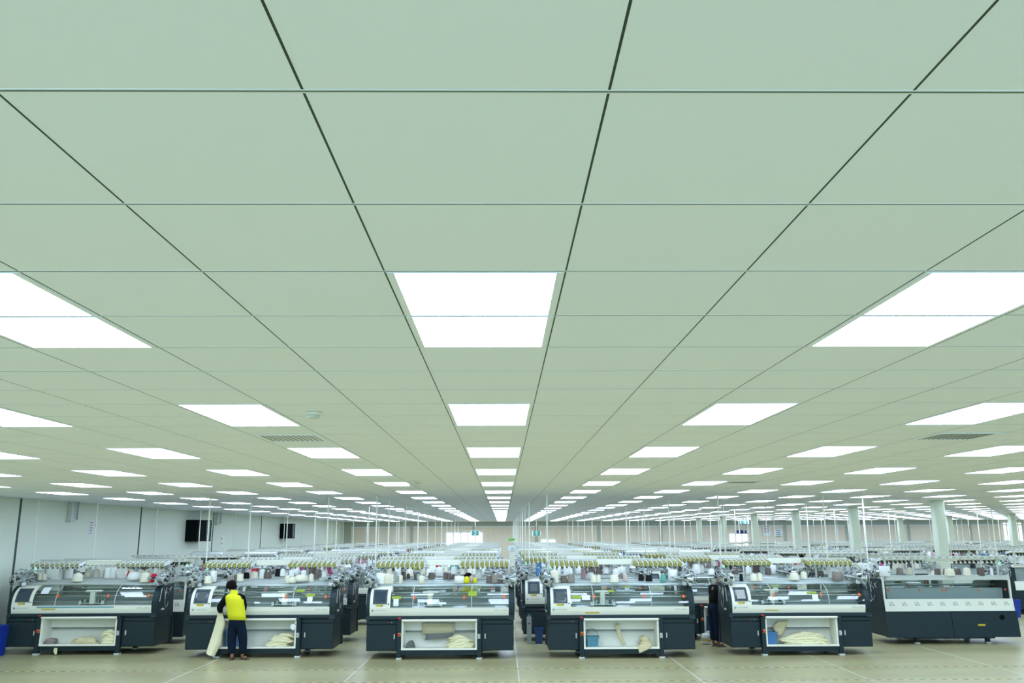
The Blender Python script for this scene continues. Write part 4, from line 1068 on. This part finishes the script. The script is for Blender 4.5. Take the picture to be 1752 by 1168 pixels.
def build_person(J, lab, vest, trou, top, hair=True, facing=Vector((0, 1, 0)), front_only=False, hands=True):
    up = Vector((0, 0, 1)); face = facing.normalized(); side = face.cross(up).normalized()
    base = (J['lfoot'] + J['rfoot']) / 2; root = empty('person', (0, 0, 0))
    H = J['head']; N = J['neck']; C = J['chest']; S = J['spine']; Pv = J['pelvis']
    nodes = [(Pv, (.13, .10)), (S, (.125, .095)), (C, (.15, .105)), (N, .052), (N + (H - N) * .55, .058), (H - up * .045 + face * .015, (.066, .075)), (H + up * .02, (.074, .088)), (H + up * .060, (.050, .060))]
    edges = [(0, 1), (1, 2), (2, 3), (3, 4), (4, 5), (5, 6), (6, 7)]
    for s in 'lr':
        a = len(nodes); nodes += [(J[s + 'sho'], .058), (J[s + 'elb'], .044), (J[s + 'wri'], .030)]; edges += [(2, a), (a, a + 1), (a + 1, a + 2)]
        if hands: hand_nodes(nodes, edges, a + 2, J[s + 'wri'] - J[s + 'elb'], face * .5 + side * (.5 if s == 'l' else -.5) + up * .6, -up + face * .2)
    for s in 'lr':
        a = len(nodes); nodes += [(J[s + 'hip'], .088), (J[s + 'kne'], .058), (J[s + 'ank'], .040), (J[s + 'foot'], (.040, .030)), (J[s + 'toe'], (.042, .020))]; edges += [(0, a), (a, a + 1), (a + 1, a + 2), (a + 2, a + 3), (a + 3, a + 4)]
    skin_obj('body', nodes, edges, M_SKIN, root)
    # face and ears
    g, sd = head_mesh(H, .085, face, M_SKIN)
    g.build('nose', root)
    for s in (-1, 1):
        e = MB(); c = H + side * s * .078 - up * .005; e.tube([c - up * .03, c + side * s * .012, c + up * .03], [.008, .016, .010], M_SKIN, 8); e.build('ear', root)
        e = MB(); c = H + face * .080 + side * s * .032 + up * .012; e.tube([c - side * .012, c, c + side * .012], [.003, .008, .003], M_PAPER, 8); e.tube([c + face * .004, c + face * .0095], .004, M_BLACK, 8); e.build('eye', root)
    e = MB(); c = H + face * .084 - up * .052; e.tube([c - side * .022, c, c + side * .022], [.003, .006, .003], mat('lips', (.16, .06, .05), .5), 8); e.build('mouth', root)
    # hair: cap of tufts over crown, sides and back
    g = MB(); vs = []; fs = []; n, mm = 24, 12
    for i in range(mm):
        th = PI * .66 * i / (mm - 1)
        for k in range(n):
            q = 2 * PI * k / n; dv = side * math.cos(q) * math.sin(th) + face * math.sin(q) * math.sin(th) + up * math.cos(th)
            lim = 1.0
            if face.dot(dv) > .45 and th > PI * .36: lim = .80
            rr_ = (.109 + .006 * math.sin(7 * q + 3 * th) + .004 * math.sin(13 * q)) * lim
            vs.append(H + up * .018 + Vector((dv.x * rr_, dv.y * rr_, dv.z * rr_ * 1.05)))
    for i in range(mm - 1):
        for k in range(n): a, b = i * n + k, i * n + (k + 1) % n; fs.append((a, b, b + n, a + n))
    g.add(vs, fs, M_HAIR, True); g.build('hair', root)
    # trousers
    nodes = [(Pv + (S - Pv) * .75, (.180, .145)), (Pv - up * .02, (.185, .155))]; edges = [(0, 1)]
    for s in 'lr':
        a = len(nodes); ank = J[s + 'ank'] + (J[s + 'kne'] - J[s + 'ank']) * .06
        nodes += [(J[s + 'hip'] - up * .03, .125), ((J[s + 'hip'] + J[s + 'kne']) / 2, .110), (J[s + 'kne'], .092), (ank + (J[s + 'kne'] - ank) * .45, .086), (ank, .080)]; edges += [(1, a), (a, a + 1), (a + 1, a + 2), (a + 2, a + 3), (a + 3, a + 4)]
    skin_obj('trousers', nodes, edges, trou, root)
    # top with sleeves
    nodes = [(Pv - up * .02, (.165, .135)), (S, (.165, .130)), (C, (.180, .135)), (N - up * .02, .075)]; edges = [(0, 1), (1, 2), (2, 3)]
    for s in 'lr':
        a = len(nodes); w = J[s + 'elb'] + (J[s + 'wri'] - J[s + 'elb']) * .93
        nodes += [(J[s + 'sho'], .084), ((J[s + 'sho'] + J[s + 'elb']) / 2, .076), (J[s + 'elb'], .070), (w, .052)]; edges += [(2, a), (a, a + 1), (a + 1, a + 2), (a + 2, a + 3)]
    skin_obj('long_sleeved_top', nodes, edges, top, root)
    if vest:
        ax = J['rsho'] - J['lsho']; ax = ax.normalized(); dp = ax.cross((N - Pv).normalized()).normalized()
        L = [(Pv + up * .0, .185, .150), (Pv + (S - Pv) * .5, .186, .148), (S, .187, .145), ((S + C) / 2, .188, .145), (C, .200, .148), (C + (N - C) * .35, .202, .135), (C + (N - C) * .62, .178, .112), (C + (N - C) * .85, .095, .085), (N + up * .03, .078, .078), (N + up * .055, .074, .074)]
        if front_only: L = [(c + face * .085, a * .80, b * .62) for c, a, b in L[:7]]
        g = rings_mesh([(c, ax * a, dp * b) for c, a, b in L], vest)
        L2 = [(c, a - .012, b - .012) for c, a, b in L]
        g2 = rings_mesh([(c, ax * a, dp * b) for c, a, b in L2], vest); g.v += []
        o = len(g.v); g.add(g2.v, [tuple(reversed(f)) for f in g2.f], vest, True)
        n = 22
        for i0, rev in ((0, False), ((len(L) - 1) * n, True)):
            for k in range(n):
                a, b = i0 + k, i0 + (k + 1) % n; f = (a, o + a, o + b, b); g.add([], [], vest); g.f.append(list(reversed(f)) if rev else list(f)); g.mi.append(0); g.sm.append(False)
        g.build('vest', root)
    # sandals
    for s in 'lr':
        a, b = J[s + 'foot'], J[s + 'toe']; d = (b - a); d.z = 0; d.normalize(); sd = Vector((d.y, -d.x, 0)); A = a - d * .05; g = MB(); B = b + d * .035; pts = []
        for t, wd in ((0, .03), (.15, .04), (.5, .038), (.8, .047), (1, .03)):
            c = A + (B - A) * t; pts.append((c, wd))
        poly = [(c + sd * w) for c, w in pts] + [(c - sd * w) for c, w in reversed(pts)]
        vs = [(p.x, p.y, .001) for p in poly] + [(p.x, p.y, .022) for p in poly]; n = len(poly)
        g.add(vs, [tuple(reversed(range(n))), tuple(range(n, 2 * n))] + [(i, (i + 1) % n, n + (i + 1) % n, n + i) for i in range(n)], mat('sandal sole', (.10, .07, .05), .7)); so = g.build('sandal', root)
        m_ = A + (B - A) * .62; g = MB(); g.tube([m_ + sd * .045 + up * (.02 - m_.z), Vector((m_.x, m_.y, .075)), m_ - sd * .045 + up * (.02 - m_.z)], .008, mat('sandal strap', (.25, .12, .06), .6), 6); g.build('strap', so)
    tag(root, lab, 'person'); return root
Y = 17.25
p = lambda px, py, dy=0.0: at_y(px, py, Y + dy)
gz = lambda px, py: at_z(px, py, 0)
lf = gz(396, 1129); rf = gz(414, 1128)
Y = (lf.y + rf.y) / 2
up = Vector((0, 0, 1))
J = dict(head=p(396, 1003.5, .08), neck=p(400.5, 1014, .03), chest=p(402, 1025), spine=p(403.5, 1042), pelvis=p(406, 1060),
         lsho=p(388.5, 1019), lelb=p(375.5, 1040, .04), lwri=p(378, 1047, .24), rsho=p(415.5, 1020), relb=p(417.5, 1041, .08), rwri=p(405, 1052, .30),
         lhip=p(399.5, 1067), lkne=p(396, 1096, .02), rhip=p(412, 1067), rkne=p(416, 1096, .03),
         lank=Vector((lf.x, lf.y + .03, .085)), lfoot=Vector((lf.x, lf.y, .045)), ltoe=Vector((lf.x - .01, lf.y + .16, .035)),
         rank=Vector((rf.x, rf.y + .02, .085)), rfoot=Vector((rf.x, rf.y, .045)), rtoe=Vector((rf.x + .13, rf.y - .08, .035)))
build_person(J, 'worker in a yellow vest and navy trousers bending at a front machine, back turned', M_VEST, M_TROUS, M_SLEEVE)
o = hang('held_cloth', [(373, 1046, 380, 1046), (370, 1060, 385.5, 1066), (364.5, 1080, 381, 1082), (358, 1100, 378.5, 1101), (352.5, 1117, 369, 1119), (356, 1120, 366, 1123.5)], Y + .20, M_CREAM, 'long cream cloth held down in the hands of the yellow-vested worker', .035, 22, 12, -.12)

def standing(x, y, h, facing, bend=0.0, reach=.32):
    f = facing.normalized(); s = f.cross(Vector((0, 0, 1))).normalized(); k = h / 1.68; b = Vector((x, y, 0)); fo = f * bend
    V = lambda a, c, z, w=1.0: b + s * a * k + (f * c) * k + Vector((0, 0, z * k)) + fo * w * max(0, (z - .95)) / .6
    J = dict(head=V(0, .04, 1.57, 1.3), neck=V(0, .0, 1.41), chest=V(0, 0, 1.25), spine=V(0, 0, 1.08), pelvis=V(0, 0, .92),
             lsho=V(-.175, 0, 1.35), lelb=V(-.22, .08, 1.08), lwri=V(-.15, reach, 1.08), rsho=V(.175, 0, 1.35), relb=V(.22, .08, 1.08), rwri=V(.15, reach, 1.08),
             lhip=V(-.085, 0, .86), lkne=V(-.09, .02, .48), lank=V(-.09, 0, .085), lfoot=V(-.09, .02, .045), ltoe=V(-.10, .17, .035),
             rhip=V(.085, 0, .86), rkne=V(.09, .02, .48), rank=V(.09, 0, .085), rfoot=V(.09, .02, .045), rtoe=V(.10, .17, .035))
    return J
P = at_y(1210, 1000, 20.6)
P = at_y(1219.5, 1000, 20.6)
build_person(standing(P.x, 20.6, 1.62, Vector((.9, .4, 0)), .12), 'worker in black sleeves and yellow vest in the aisle left of the lit screen', M_VEST, M_TROUS, M_SLEEVE, front_only=True)
P = at_y(1241, 972, 24.9)
build_person(standing(P.x, 24.7, 1.66, Vector((-.2, -1, 0)), .1), 'dark-haired worker in a yellow vest behind the machine with the lit screen', M_VEST, M_TROUS, M_SLEEVE)
P = at_y(803, 975, 20.55)
build_person(standing(P.x, 20.35, 1.62, Vector((-.1, -1, 0)), .06), 'dark-haired worker in a pale shirt and yellow vest behind the middle front machine', M_VEST, M_TROUS, M_SHIRT)
print('CONES', ncone, 'OBJECTS', len(D.objects), 'LIGHTS', len([o for o in D.objects if o.name.startswith('ceiling_light')]), 'MACH', len(MACH))
